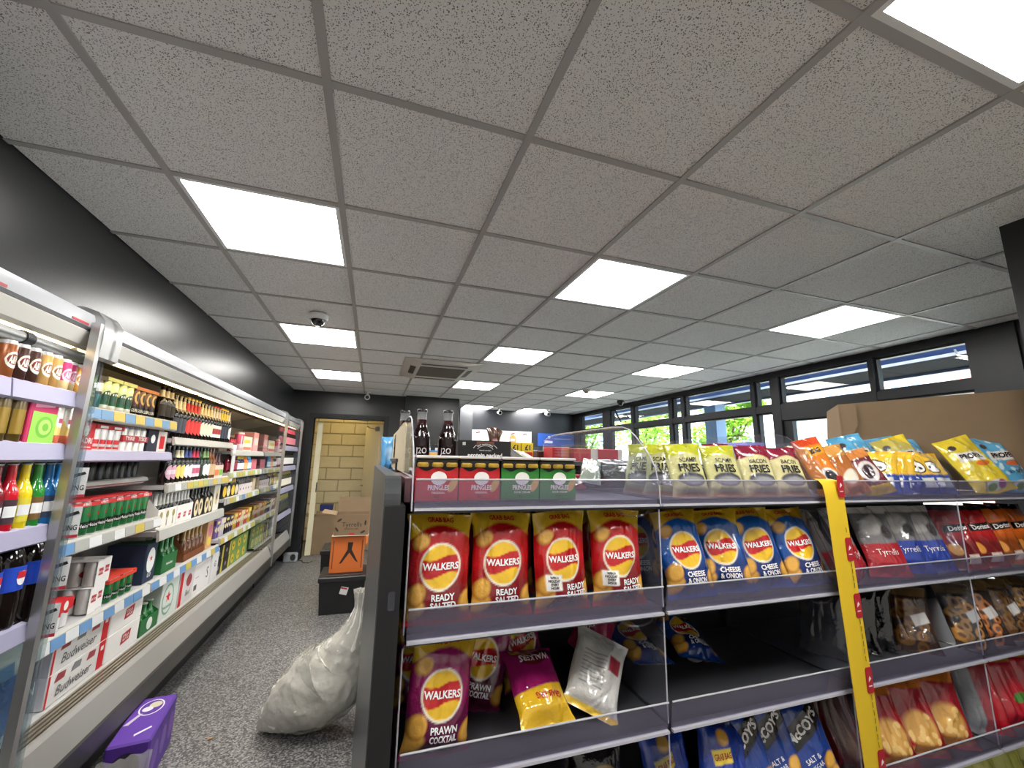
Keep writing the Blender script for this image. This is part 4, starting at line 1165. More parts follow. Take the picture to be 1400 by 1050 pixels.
a = carton('green_can_carton', .19, .22, .125, (120, 150, 76), lambda l, w, d, h: (l.disc((-.03, -.001, h * .5), ux, uz, .05, .045, (220, 190, 50), 14), l.disc((-.03, -.0014, h * .5), ux, uz, .016, .014, (40, 70, 50), 10)))
row(a, [P(5.15, Z), P(5.345, Z), P(5.54, Z), P(5.15, Z + .1255), P(5.345, Z + .1255), P(5.54, Z + .1255)], '{n} green carton with yellow blob on the far bay deck', 'carton', 'green and yellow cartons on the far bay deck')

# ---- far fridge: wine and spirits
spec = [(1.622, (26, 18, 18), (206, 120, 130), (190, 60, 80), .27), (1.362, (20, 18, 18), (214, 210, 204), (30, 30, 30), .25), (1.082, (50, 54, 26), (222, 214, 196), (150, 130, 70), .26), (.752, (28, 34, 22), (60, 60, 50), (150, 140, 60), .27)]
nm = ['dark bottle with pink label', 'black bottle with white label', 'olive wine bottle with cream label', 'green bottle with gold neck']
for k, (z, g, lc, nc, h) in enumerate(spec):
    pr_ = bottle('wine_bottle', g, lc, nc, nc, h, .036)
    row(pr_, [P(5.80 + .088 * i, z, -1.125) for i in range(12)], '{n} ' + nm[k] + ' in the far fridge', 'bottle', 'bottles in the far fridge, row %s' % ORD[k])
pr_ = bottle('wine_bottle', (30, 30, 24), (190, 180, 150), (40, 60, 40), (40, 60, 40), .29, .037)
row(pr_, [P(5.80 + .1 * i, .402, -1.28) for i in range(10)], '{n} tall wine bottle on the bottom deck of the far fridge', 'bottle', 'wine bottles on the far fridge deck')

# ---- shelf-end signs hanging at the near end of the beer fridge
for k, (z, x) in enumerate(((1.325, -1.112), (1.175, -1.108), (0.99, -1.112), (0.825, -1.116))):
    m = MB(); m.box(-.045, .045, -.0015, .0015, 0, .115, (226, 226, 226)); m.poly((0, -.0024, 0), ux, uz, [(-.045, .0), (.045, 0), (.045, .012), (-.045, .006)], (196, 40, 60))
    m.text('CHILLING', (0, -.0024, .028), ux, uz, .02, BLACK, .02, maxw=.08); m.poly((0, -.0024, .06), ux, uz, [(-.03, 0), (.04, .03), (.035, .04), (-.02, .02)], BLACK)
    o = m.build('shelf_sign', PAPER, f2); o.location = (x, 2.11, z); o.rotation_euler = (0, 0, math.radians(20))
# ================================================================== CRISP RACK (gondola)
GY0 = 0.965
SEAM = [0.09, 0.748, 1.406, 2.064, 2.722]
LEV = [1.402, 1.132, 0.864, 0.591, 0.32]
M_PANEL = mat('end_panel_grey', (76, 78, 81), rough=0.32, metal=0.4)
M_RACK = mat('rack_black', (24, 24, 26), rough=0.5)
M_RSHELF = mat('rack_shelf_grey', (56, 57, 61), rough=0.45)
rack = thing('crisp_rack', 'long black shelf rack of crisps with clear plastic shelf lips', 'shelf rack', (0, 0, 0))
def rounded(y0, y1, z0, z1, r, both=False):
    pts = [(y1, z0), (y0, z0)]
    for k in range(7):
        a = math.pi - k * math.pi / 12
        pts.append((y0 + r + r * math.cos(a), z1 - r + r * math.sin(a)))
    pts.append((y1, z1))
    return pts
m = MB(); m.prism([(0.030 if y < 1.2 else 0.012, y, z) for y, z in rounded(0.945, 2.25, 0, 1.462, 0.05)], (0.034, 0, 0)); m.build('end_panel', M_PANEL, rack)
m = MB(); m.box(0.031, 0.074, 0.925, 0.945, 0, 1.40); m.box(0.064, 0.074, 0.945, 1.9, 0, 1.40); m.build('end_panel_trim', M_RACK, rack)
m = MB(); m.cbox(0.05, 0.064, 0.915, 0.925, 1.20, 1.235, .002); m.build('panel_clip', ACRYL, rack)
MB().box(0.074, SEAM[-1] + .02, 0.99, 1.93, 0, 0.13).build('plinth', M_RACK, rack)
MB().box(0.074, SEAM[-1] + .02, 1.455, 1.475, 0.13, 1.485).build('back_panel', M_RACK, rack)
MB().box(0.074, SEAM[-1] + .02, 1.43, 1.92, 1.486, 1.498).build('top_ledge', M_RSHELF, rack)
for s_ in SEAM:
    MB().box(s_ - .014, s_ + .014, 1.425, 1.455, 0.13, 1.46).build('upright', M_RACK, rack)
for li, z in enumerate(LEV):
    for k in range(4):
        x0, x1 = SEAM[k] + .006, SEAM[k + 1] - .006
        sh = MB().box(x0, x1, GY0 + .008, 1.425, z - .024, z).build('shelf', M_RSHELF, rack)
        l = MB()
        l.add([(x0, GY0 + .004, z - .012), (x1, GY0 + .004, z - .012), (x1, GY0 - .004, z + .051), (x0, GY0 - .004, z + .051), (x0, GY0 + .007, z - .012), (x1, GY0 + .007, z - .012), (x1, GY0 - .001, z + .051), (x0, GY0 - .001, z + .051)],
              [(0, 1, 2, 3), (5, 4, 7, 6), (3, 2, 6, 7), (1, 0, 4, 5), (0, 3, 7, 4), (2, 1, 5, 6)])
        l.build('ticket_lip', LIPM, sh)
        e = MB(); e.box(x0, x1, GY0 - .003, GY0 + .009, z - .017, z - .011); e.build('lip_rail', mat('clear_rail', (188, 188, 196), rough=.2, spec=.7), sh)
        e = MB(); e.tube([(x0, GY0 - .003, z + .052), (x1, GY0 - .003, z + .052)], .0022, 6); e.build('lip_edge', mat('clear_rail', (188, 188, 196)), sh)
# clear dividers with rounded shoulders at every bay joint
prof = [(GY0, 1.385), (.968, 1.43), (.981, 1.486), (1.004, 1.52), (1.033, 1.547), (1.068, 1.578), (1.103, 1.601), (1.14, 1.611), (1.2, 1.614), (1.60, 1.614), (1.70, 1.608), (1.76, 1.596), (1.785, 1.575), (1.792, 1.53), (1.792, 1.499), (1.43, 1.499), (1.42, 1.385)]
for k, s_ in enumerate(SEAM[:-1]):
    x = s_ - .002
    m = MB(); m.prism([(x, y, z) for y, z in prof], (.004, 0, 0)); d = m.build('divider', ACRYL, rack)
    if k < 2:
        e = MB(); e.tube([(x + .002, y, z) for y, z in prof[:-1]], .0019, 6); e.build('divider_edge', mat('clear_rail', (188, 188, 196)), d)
    for a, b in zip(LEV[1:4], LEV[:3]):
        m = MB(); m.prism([(x, GY0 + .01, a + .002), (x, 1.42, a + .002), (x, 1.42, b - .03), (x, GY0 + .01, b - .03)], (.003, 0, 0)); d = m.build('divider', ACRYL, rack)
        e = MB(); e.tube([(x + .0015, GY0 + .009, a), (x + .0015, GY0 + .009, b - .026)], .002, 6); e.build('divider_edge', mat('clear_rail', (188, 188, 196)), d)
for s_ in SEAM[1:3]:
    for z in LEV[:2]:
        e = MB(); e.tube([(s_ - .07 + .035 * math.cos(a) * 1.3, GY0 + .02, z - .028 + .016 * math.sin(a)) for a in np.linspace(math.pi, 2 * math.pi, 9)], .003, 6)
        e.build('label_holder', ACRYL, rack)
m = MB(); m.prism([(.080, y, z) for y, z in [(1.16, 1.462), (1.88, 1.462), (1.88, 1.60), (1.2, 1.60), (1.16, 1.585)]], (.003, 0, 0)); m.build('backing_card', mat('beige_card', (190, 176, 146), rough=.7), rack)
m = MB(); m.box(0.074, 0.087, .985, 1.40, LEV[0] + .001, 1.455); m.build('side_card', mat('tinted_side', (92, 60, 66), rough=.4), rack)

# ---------------------------------------------------------------- crisp bags
def sm(a, b, x):
    t = np.clip((x - a) / (b - a), 0, 1); return t * t * (3 - 2 * t)

class Bag:
    def __init__(s, W, H, T, seed, wr=1.0):
        s.W, s.H, s.T = W, H, T
        g = np.random.RandomState(seed); s.g = g
        s.k = [(g.uniform(4, 15), g.uniform(0, 6.3), g.uniform(-3, 3), g.uniform(.0008, .0024) * wr) for _ in range(8)]
        s.d = [(g.uniform(-.8, .8), g.uniform(.12, .9), g.uniform(.12, .35), g.uniform(.08, .2), g.uniform(-.007, .006) * wr) for _ in range(9)]
        s.c = [(g.uniform(-.9, .9), g.uniform(.1, .92), g.uniform(0, 3.14), g.uniform(.03, .08), g.uniform(.12, .4), g.uniform(-.006, .006) * wr) for _ in range(16)]
        s.bend = g.uniform(-.012, .012); s.ph = g.uniform(0, 6.3)
    def surf(s, u, v, side=-1, off=0.0):
        p = sm(0.0, .2, v) * sm(1.0, .78, v) ** .8
        c = np.clip(1 - u * u, 0, 1) ** .55
        hw = s.W / 2 * (1 - .09 * p)
        w = np.zeros_like(u)
        gs = np.exp(-v / .10) + np.exp(-(1 - v) / .13) + .12
        for f, ph, tl, a in s.k:
            w = w + a * np.sin(f * u + ph + tl * v) * gs
        for du, dv, ru, rv, a in s.d:
            w = w + a * np.exp(-((u - du) / ru) ** 2 - ((v - dv) / rv) ** 2)
        for du, dv, an, r1, r2, a in s.c:      # sharp creases
            q = (u - du) * math.cos(an) + (v - dv) * math.sin(an); t = -(u - du) * math.sin(an) + (v - dv) * math.cos(an)
            w = w + a * np.exp(-np.abs(q) / r1 - (t / r2) ** 2)
        w = w * np.clip(1 - u ** 4, 0, 1) * sm(0, .05, v) * sm(1, .95, v)
        y = side * (s.T / 2 * p * c + w + .0009 + off)
        lim = -.0004 if side < 0 else .0004
        y = np.minimum(y, lim) if side < 0 else np.maximum(y, lim)
        seal = np.exp(-(1 - v) / .12)
        y = y + .006 * np.sin(2.3 * u + s.ph) * seal + s.bend * (v - .4) ** 2
        x = u * hw + .0015 * np.sin(7 * v + s.ph)
        z = v * s.H - .004 * (1 - u * u) * p
        z = z + .004 * np.sin(2 * u + s.ph) * seal
        return np.stack([x, y, z], -1)

def lc(*c):
    return np.array(lin(c))

class Paint:
    """colours for every point of a bag front: x across, z up, in metres"""
    def __init__(s, x, z, base):
        s.x, s.z = x, z; s.c = np.tile(lc(*base), (len(x), 1))
    def mix(s, m, col):
        m = np.clip(m, 0, 1)[:, None]; s.c = s.c * (1 - m) + lc(*col) * m; return s
    def ell(s, x0, z0, rx, rz, col, rot=0, soft=.10):
        a = s.x - x0; b = s.z - z0
        q = a * math.cos(rot) + b * math.sin(rot); t = -a * math.sin(rot) + b * math.cos(rot)
        r = np.sqrt((q / rx) ** 2 + (t / rz) ** 2)
        return s.mix((1 + soft / 2 - r) / soft, col)
    def above(s, zf, col, soft=.004):
        return s.mix((s.z - zf) / soft + .5, col)
    def rect(s, x0, x1, z0, z1, col, soft=.002, rot=0):
        cx, cz = (x0 + x1) / 2, (z0 + z1) / 2
        a = s.x - cx; b = s.z - cz
        q = a * math.cos(rot) + b * math.sin(rot); t = -a * math.sin(rot) + b * math.cos(rot)
        d = np.minimum((x1 - x0) / 2 - np.abs(q), (z1 - z0) / 2 - np.abs(t))
        return s.mix(d / soft + .5, col)
    def chip(s, x0, z0, r, rot=.4):
        s.ell(x0, z0, r, r * .78, (176, 120, 40), rot, .2); s.ell(x0 + .1 * r, z0 + .1 * r, r * .85, r * .62, (226, 172, 74), rot, .4); return s

BAGM = {}
def bag(name, key, W, H, T, base, paint=None, texts=(), seed=1, back=(190, 188, 184), nu=56, nv=72, mat_=None, wr=1.0):
    """one crisp bag; texts = [(string, x, z, height, colour, rot, maxw, bold)]"""
    k = (key, seed)
    if k not in BAGM:
        B = Bag(W, H, T, seed * 17 + len(key), wr)
        us = np.linspace(-1, 1, nu + 1); vs_ = np.linspace(0, 1, nv + 1)
        U, V = np.meshgrid(us, vs_); U = U.ravel(); V = V.ravel()
        F = B.surf(U, V, -1); Kb = B.surf(U, V, 1)
        P_ = Paint(U * W / 2, V * H, base)
        if paint:
            paint(P_, W, H)
        n = len(U)
        idx = lambda i, j: i * (nu + 1) + j
        faces = []
        for i in range(nv):
            for j in range(nu):
                faces.append((idx(i, j), idx(i, j + 1), idx(i + 1, j + 1), idx(i + 1, j)))
        for i in range(0, nv, 2):
            for j in range(0, nu, 2):
                faces.append((n + idx(i, j), n + idx(i + 2, j), n + idx(i + 2, j + 2), n + idx(i, j + 2)))
        me = bpy.data.meshes.new(name)
        me.from_pydata(np.concatenate([F, Kb]).tolist(), [], faces)
        me.materials.append(mat_ or FILM)
        bc = np.tile(lc(*back), (n, 1)); edge = (np.abs(U) > .8)
        bc[edge] = P_.c[edge]
        C = np.concatenate([np.concatenate([P_.c, bc]), np.ones((2 * n, 1))], 1)
        at = me.color_attributes.new('Col', 'FLOAT_COLOR', 'POINT'); at.data.foreach_set('color', C.ravel())
        me.polygons.foreach_set('use_smooth', [True] * len(faces)); me.update()
        tm = []
        for (st, x0, z0, h, col, rot, mw, bold) in texts:
            t = MB()
            v, f = text2d(st, bold)
            w = (v[:, 0].max() - v[:, 0].min()) * h; kx = 1 if not mw or w <= mw else mw / w
            a = v[:, 0] * h * kx; b_ = v[:, 1] * h
            xx = x0 + a * math.cos(rot) - b_ * math.sin(rot); zz = z0 + a * math.sin(rot) + b_ * math.cos(rot)
            u_ = np.clip(xx / (W / 2), -.99, .99); v_ = np.clip(zz / H, .01, .99)
            t.add(B.surf(u_, v_, -1, .0021).tolist(), f, col)
            tm.append(t.mesh('lettering', FILM))
        BAGM[k] = (me, tm)
    me, tm = BAGM[k]
    o = bpy.data.objects.new(name, me); COL.objects.link(o)
    for t in tm:
        c = bpy.data.objects.new('lettering', t); COL.objects.link(c); c.parent = o
    return o

def setbag(o, x, y, z, lean=-8, rz=0, roll=0, label='', group=None, cat='crisp bag'):
    if cat != 'sandwich' and .98 < y < 1.12:
        y -= .050 if z < 1.3 else .042
    if cat != 'sandwich' and x > .78 and -16 < lean < 0 and y < 1.3:
        lean -= 11; y -= .008
    o.location = (x, y, z); o.rotation_euler = (math.radians(lean), math.radians(roll), math.radians(rz))
    return tag(o, label, cat, group)

YEL = (212, 172, 36)
def walkers(base, base2):
    def f(p, W, H):
        p.ell(W * .1, H * .2, W * .7, H * .25, base2, 0, .8)
        p.chip(-W * .40, H * .15, .028); p.chip(-W * .36, H * .28, .026, 1.0); p.chip(W * .43, H * .2, .024, 1.2); p.chip(-W * .33, H * .75, .022, .6)
        arch = H * (.80 + .10 * np.clip(1 - (p.x / (W * .42)) ** 2, -1.2, 1)); p.above(arch, YEL)
        R = W * .30; z0 = H * .53
        p.ell(0, z0, R * 1.1, R * 1.1, (240, 232, 214), 0, .05); p.ell(0, z0, R, R, (236, 190, 40), 0, .05)
        dz = p.z - z0; r = np.sqrt(p.x ** 2 + dz ** 2)
        band = (R * .40 - np.abs(dz - R * .13 * np.sin(p.x / R * 2.6)))
        p.mix(np.clip(band / .0018 + .5, 0, 1) * np.clip((R - r) / .0018 + .5, 0, 1), (196, 24, 30))
    return f
def wtexts(W, H, l1, l2, win=False, extra=True):
    t = [('WALKERS', 0, H * .505, H * .062, (250, 250, 250), 0, W * .60, .03), ('GRAB BAG', 0, H * .925, H * .04, (196, 40, 30), 0, W * .5, .03)]
    if win:
        for k, s_ in enumerate(('WIN A', 'HOLIDAY', 'EVERY', 'HOUR!')):
            t.append((s_, -W * .22, H * (.345 - .033 * k), H * .024, (20, 20, 20), 0, W * .26, .04))
    t += [(l1, W * (.06 if not win else .2), H * .235, H * .056, (245, 245, 245), 0, W * .42, .03), (l2, W * (.06 if not win else .2), H * .165, H * .056, (245, 245, 245), 0, W * .42, .03)]
    return t
def win_box(f):
    def g(p, W, H):
        f(p, W, H); p.rect(-W * .37, -W * .07, H * .23, H * .385, (242, 240, 236))
    return g
Wd, Hd, Td = .155, .236, .058
RB, RB2 = (184, 16, 22), (126, 10, 18)
z = LEV[1] + .002
spec = [(.166, 1.06, 0, 1, False), (.318, 1.065, -3, 2, False), (.476, 1.06, 2, 3, True), (.640, 1.06, -4, 4, True)]
for k, (x, y, rz, sd_, wn_) in enumerate(spec):
    b_ = bag('crisp_bag', 'wr%d' % wn_, Wd, Hd, Td, RB, win_box(walkers(RB, RB2)) if wn_ else walkers(RB, RB2), wtexts(Wd, Hd, 'READY', 'SALTED', wn_), sd_)
    setbag(b_, x, y, z, -7, rz, label='%s ready salted crisp bag in red from the left, front row, second shelf' % ORD[k], group='red crisp bags on the second shelf')
for k, x in enumerate((.22, .385, .545, .69)):
    b_ = bag('crisp_bag', 'wr0', Wd, Hd, Td, RB, walkers(RB, RB2), wtexts(Wd, Hd, 'READY', 'SALTED'), 1 + k % 2)
    setbag(b_, x, 1.155, z, -7, 3, label='%s red crisp bag of the hidden second row behind the ready salted bags' % ORD[k], group='red crisp bags behind the front row')
BB, BB2 = (14, 84, 164), (10, 44, 110)
spec = [(.80, 1.16, -10, 5, 0), (.872, 1.062, -6, 1, 2), (1.012, 1.075, -26, 2, 4), (1.162, 1.07, -14, 3, 6), (1.318, 1.06, -8, 4, 5)]
for k, (x, y, rz, sd_, rl) in enumerate(spec):
    b_ = bag('crisp_bag', 'wb', Wd, Hd, Td, BB, walkers(BB, BB2), wtexts(Wd, Hd, 'CHEESE', '& ONION'), sd_)
    setbag(b_, x, y, z, -8, rz, -rl, '%s cheese and onion crisp bag in blue from the left, second shelf' % ORD[k], 'blue crisp bags on the second shelf')
for k, x in enumerate((.95, 1.1, 1.25)):
    b_ = bag('crisp_bag', 'wb', Wd, Hd, Td, BB, walkers(BB, BB2), wtexts(Wd, Hd, 'CHEESE', '& ONION'), 1 + k % 2)
    setbag(b_, x, 1.2, z, -8, -5, label='%s blue crisp bag of the row behind the cheese and onion bags' % ORD[k], group='blue crisp bags behind the front row')
# right bays of the second shelf
def tyr(c):
    def f(p, W, H):
        p.above(H * .46 + p.x * .05, (120, 118, 120)); p.ell(-W * .1, H * .72, W * .32, H * .13, (168, 164, 160), .5, .3); p.ell(W * .2, H * .62, W * .16, H * .1, (70, 66, 66), .2, .3); p.above(H * .9, (196, 192, 190))
    return f
def ttx(W, H): return [('Tyrrells', 0, H * .30, H * .085, (238, 234, 230), .04, W * .86, .0)]
TW, TH = .15, .235
spec = [(1.47, 1.09, 55, (150, 30, 44), 'crimson', 1), (1.57, 1.07, 25, (168, 36, 44), 'crimson', 2), (1.70, 1.06, -18, (172, 36, 46), 'crimson', 3), (1.84, 1.075, -24, (38, 62, 150), 'royal blue', 1), (1.955, 1.06, -16, (38, 62, 150), 'royal blue', 2)]
cnt = {}
for x, y, rz, c, nm, sd_ in spec:
    i = cnt[nm] = cnt.get(nm, -1) + 1
    b_ = bag('crisp_bag', 'ty' + nm, TW, TH, .05, c, tyr(c), ttx(TW, TH), sd_)
    setbag(b_, x, y, z, -10, rz, 0, '%s %s and grey crisp bag right of the yellow strip, second shelf' % (ORD[i], nm), '%s crisp bags on the second shelf' % nm)
def dor(c):
    def f(p, W, H):
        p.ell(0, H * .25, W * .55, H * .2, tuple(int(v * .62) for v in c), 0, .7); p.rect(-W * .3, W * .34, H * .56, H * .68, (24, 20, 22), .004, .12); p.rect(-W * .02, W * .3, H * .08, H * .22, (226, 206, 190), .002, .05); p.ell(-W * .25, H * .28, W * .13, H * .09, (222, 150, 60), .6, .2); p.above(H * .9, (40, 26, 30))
    return f
spec = [(2.125, 1.06, -22, (176, 30, 36), 'red', 1), (2.27, 1.06, -22, (186, 32, 34), 'red', 2), (2.42, 1.06, -16, (220, 104, 28), 'orange', 1), (2.57, 1.06, -16, (222, 106, 30), 'orange', 2)]
cnt = {}
for x, y, rz, c, nm, sd_ in spec:
    i = cnt[nm] = cnt.get(nm, -1) + 1
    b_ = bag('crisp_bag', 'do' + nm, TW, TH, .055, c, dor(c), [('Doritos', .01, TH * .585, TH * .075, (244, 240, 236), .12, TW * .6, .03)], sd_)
    setbag(b_, x, y, z, -9, rz, 0, '%s %s tortilla chip bag at the right end of the second shelf' % (ORD[i], nm), '%s tortilla chip bags' % nm)

# top shelf: scampi and bacon fries
z = LEV[0] + .002
SW, SH = .125, .16
def fries(top):
    def f(p, W, H):
        p.above(H * (.76 + .06 * np.cos(p.x / W * 5)), top); p.ell(0, H * .32, W * .38, H * .13, (72, 72, 80), 0, .15); p.ell(0, H * .3, W * .3, H * .08, (150, 150, 152), 0, .5); p.ell(0, H * .02, W * .5, H * .07, (206, 150, 90), 0, .6)
    return f
def ftx(a, W, H): return [(a, 0, H * .64, H * .085, (40, 42, 34), 0, W * .66, .005), ('FRIES', 0, H * .46, H * .15, (32, 34, 30), 0, W * .80, .025)]
LIME = (188, 190, 44); BASE = (206, 202, 140)
for k, (x, y, rz, sd_) in enumerate(((.80, 1.13, -60, 3), (.825, 1.10, -55, 2), (.880, 1.045, -6, 1), (1.018, 1.05, -10, 2))):
    b_ = bag('snack_bag', 'sc', SW, SH, .045, BASE, fries(LIME), ftx('SCAMPI', SW, SH), sd_, wr=.4)
    setbag(b_, x, y, z, -6, rz, 0, '%s lime and cream scampi snack bag from the left, top shelf' % ORD[k], 'scampi snack bags on the top shelf')
for k, (x, y, rz, h, sd_) in enumerate(((1.150, 1.045, -10, 0, 1), (1.288, 1.05, -8, .012, 2))):
    b_ = bag('snack_bag', 'ba', SW, SH, .045, (212, 204, 150), fries((132, 24, 52)), ftx('BACON', SW, SH), sd_, wr=.4)
    setbag(b_, x, y, z + h * 0, -6, rz, 0, '%s maroon topped bacon snack bag from the left, top shelf' % ORD[k], 'bacon snack bags on the top shelf')
for k, x in enumerate((1.14, 1.30)):
    b_ = bag('snack_bag', 'ba', SW, SH + .0, .045, (212, 204, 150), fries((132, 24, 52)), ftx('BACON', SW, SH), 1 + k, wr=.4)
    setbag(b_, x, 1.13, z + .012, -6, 0, 0, '%s maroon bacon snack bag of the row behind, top shelf' % ORD[k], 'bacon snack bags in the second row')
def orange(p, W, H):
    p.above(H * .86, (196, 66, 28)); p.rect(-W * .3, W * .34, H * .68, H * .82, (226, 160, 30), .003, .1); p.ell(W * .05, H * .3, W * .26, H * .16, (240, 236, 230), .6, .1); p.ell(W * .05, H * .3, W * .2, H * .11, (44, 40, 46), .6, .2)
b_ = bag('snack_bag', 'or', .11, .205, .05, (220, 124, 30), orange, [('BAG', .002, .205 * .72, .016, (40, 20, 16), .1, .06, .03)], 1)
setbag(b_, 1.475, 1.055, z, -10, -14, -10, 'bright orange snack bag leaning at the top of the yellow strip', cat='snack bag')
def bronze(p, W, H):
    p.above(H * .75, (196, 140, 70)); p.ell(0, H * .35, W * .3, H * .12, (230, 220, 200), .4, .2)
for k, (x, y, rz, rl) in enumerate(((1.56, 1.12, 20, -6), (1.60, 1.06, -10, -14))):
    b_ = bag('snack_bag', 'brz', .12, .185, .045, (176, 104, 48), bronze, (), 1 + k)
    setbag(b_, x, y, z, -12, rz, rl, '%s bronze foil snack bag behind the yellow strip' % ORD[k], 'bronze foil snack bags', 'snack bag')
def maroonw(p, W, H):
    p.ell(0, H * .5, W * .36, H * .2, (214, 206, 204), .9, .1); p.ell(0, H * .5, W * .26, H * .12, (60, 40, 50), .9, .2); p.above(H * .8, (190, 120, 60)); p.rect(-W * .5, W * .5, 0, H * .2, (222, 186, 40))
b_ = bag('snack_bag', 'mw', .115, .17, .045, (110, 36, 46), maroonw, (), 1)
setbag(b_, 1.69, 1.045, z, -14, -20, -14, 'maroon and white striped snack bag just right of the yellow strip', cat='snack bag')
def yblue(p, W, H):
    p.above(H * .44, (232, 186, 50), .008); p.ell(-W * .02, H * .62, W * .3, H * .15, (30, 30, 34), -.1, .08); p.ell(-W * .02, H * .62, W * .26, H * .12, (246, 244, 238), -.1, .08); p.ell(-W * .1, H * .62, W * .06, H * .03, (40, 40, 44), .5, .2); p.ell(W * .1, H * .6, W * .07, H * .03, (40, 40, 44), -.6, .2); p.rect(-W * .1, W * .36, H * .14, H * .36, (206, 212, 206), .003)
    p.above(H * .93, (226, 170, 50))
for k, (x, y, rz, sd_) in enumerate(((1.775, 1.10, -62, 1), (1.815, 1.095, -62, 2), (1.855, 1.09, -60, 3), (1.95, 1.05, -14, 1), (2.06, 1.06, -18, 2))):
    b_ = bag('snack_bag', 'yb', .13, .165, .045, (36, 66, 150), yblue, (), sd_)
    setbag(b_, x, y, z, -12, rz, 0, '%s yellow over blue snack bag from the left, top shelf' % ORD[k], 'yellow and blue snack bags on the top shelf', 'snack bag')
def proper(flakes):
    def f(p, W, H):
        g = np.random.RandomState(3)
        for _ in range(26):
            p.ell(g.uniform(-.5, .5) * W, g.uniform(.05, 1) * H, W * .045, W * .038, flakes, g.uniform(0, 3), .4)
        p.rect(-W * .34, W * .34, H * .55, H * .71, (238, 236, 230), .003, -.06); p.ell(W * .12, H * .49, W * .2, H * .05, (220, 110, 50), 0, .15); p.ell(-W * .28, H * .82, W * .1, H * .045, (70, 60, 60), .3, .2)
        p.ell(0, H * .12, W * .3, H * .08, (236, 234, 230), 0, .3); p.ell(W * .16, H * .12, W * .12, H * .07, (170, 60, 140), 0, .3); p.ell(-W * .1, H * .1, W * .1, H * .06, (110, 150, 60), 0, .3)
    return f
PW, PH = .17, .255
for k, (x, y, rz, rl, sd_) in enumerate(((2.24, 1.15, -20, -14, 1), (2.45, 1.07, -20, -14, 2))):
    b_ = bag('popcorn_bag', 'py', PW, PH, .06, (228, 202, 52), proper((238, 222, 130)), [('PROPER', 0, PH * .595, PH * .085, (40, 36, 34), -.06, PW * .6, .035)], sd_)
    setbag(b_, x, y, z - .0, -14, rz, rl, '%s yellow popcorn bag with white name panel, top shelf' % ORD[k], 'yellow popcorn bags on the top shelf', 'popcorn bag')
for k, (x, y, rz, rl, sd_) in enumerate(((2.02, 1.20, -10, -10, 1), (2.26, 1.22, -14, -8, 2), (2.61, 1.06, -10, -4, 3), (2.40, 1.22, -14, -6, 1))):
    b_ = bag('popcorn_bag', 'pb', PW + .02, PH, .06, (92, 172, 214), proper((206, 230, 238)), [('PROPER', 0, PH * .595, PH * .085, (40, 36, 34), -.06, PW * .64, .035), ('SEA SALT', 0, PH * .32, PH * .05, (24, 60, 90), 0, PW * .5, .01)], sd_)
    setbag(b_, x, y, z, -14, rz, rl, '%s light blue popcorn bag from the left, top shelf' % ORD[k], 'blue popcorn bags on the top shelf', 'popcorn bag')

# third shelf
z = LEV[2] + .002
PR = (146, 22, 92); PR2 = (96, 12, 58)
def prawn(p, W, H):
    walkers(PR, PR2)(p, W, H)
def ptx(W, H): return wtexts(W, H, 'PRAWN', 'COCKTAIL')
for k, (x, y, ln, rz, rl, sd_) in enumerate(((.172, 1.07, -7, 4, 6, 1), (.285, 1.16, -16, -16, 12, 2), (.15, 1.2, -8, 0, 0, 3))):
    b_ = bag('crisp_bag', 'pr', Wd, Hd, Td, PR, prawn, ptx(Wd, Hd), sd_)
    setbag(b_, x, y, z, ln, rz, rl, '%s prawn cocktail crisp bag in magenta from the left, third shelf' % ORD[k], 'standing prawn cocktail bags')
def pr_flip(p, W, H):
    p.above(H * .42 + p.x * .12, (150, 24, 96)); p.ell(.0, H * .8, W * .28, H * .1, (110, 24, 40), .1, .1)
b_ = bag('crisp_bag', 'prf', .15, .18, .06, (222, 178, 38), pr_flip, [('WALKERS', 0, .18 * .84, .016, (240, 220, 230), math.pi, .09, .03), ('GRAB BAG', .01, .18 * .33, .014, (190, 50, 40), math.pi, .08, .03)], 2)
setbag(b_, .435, 1.045, z + .03, -55, 8, 6, 'toppled magenta and yellow crisp bag lying upside down on the third shelf')
def silver(p, W, H):
    for k in range(9):
        p.rect(-W * .34, W * .1, H * (.3 + .05 * k), H * (.312 + .05 * k), (120, 118, 118), .002)
    p.rect(W * .14, W * .4, H * .55, H * .75, (150, 40, 54), .003); p.above(H * .88, (206, 204, 202)); p.rect(-W * .5, W * .5, 0, H * .08, (226, 190, 60))
b_ = bag('crisp_bag', 'sl', .15, .19, .05, (196, 194, 190), silver, (), 3)
setbag(b_, .555, 1.075, z + .02, -42, -20, 24, 'crisp bag showing its silver printed back, third shelf')
b_ = bag('crisp_bag', 'sl2', .14, .2, .045, (150, 24, 70), lambda p, W, H: (p.above(H * .6 + p.x * .6, (206, 204, 200)), p.rect(-W * .1, W * .3, H * .7, H * .78, (120, 50, 60), .003, .4)), [('PRAWN', -.02, .08, .016, (230, 200, 210), 1.0, .08, .02)], 1)
setbag(b_, .63, 1.18, z + .075, -34, -10, 38, 'crisp bag with silver edge tipped over behind the silver-backed bag')
b_ = bag('crisp_bag', 'pr', Wd, Hd, Td, PR, prawn, ptx(Wd, Hd), 2)
setbag(b_, .47, 1.22, z, -18, 12, -8, 'prawn cocktail bag in shadow at the back of the third shelf')
for k, (x, y, rz, rl) in enumerate(((.86, 1.17, 4, 8), (1.02, 1.15, -10, 10))):
    b_ = bag('crisp_bag', 'wb', Wd, Hd, Td, BB, walkers(BB, BB2), wtexts(Wd, Hd, 'CHEESE', '& ONION'), 3 + k)
    setbag(b_, x, y, z + .032, -78, rz, rl, '%s dark blue crisp bag fallen at the back of the empty shelf' % ORD[k], 'fallen blue bags on the third shelf')
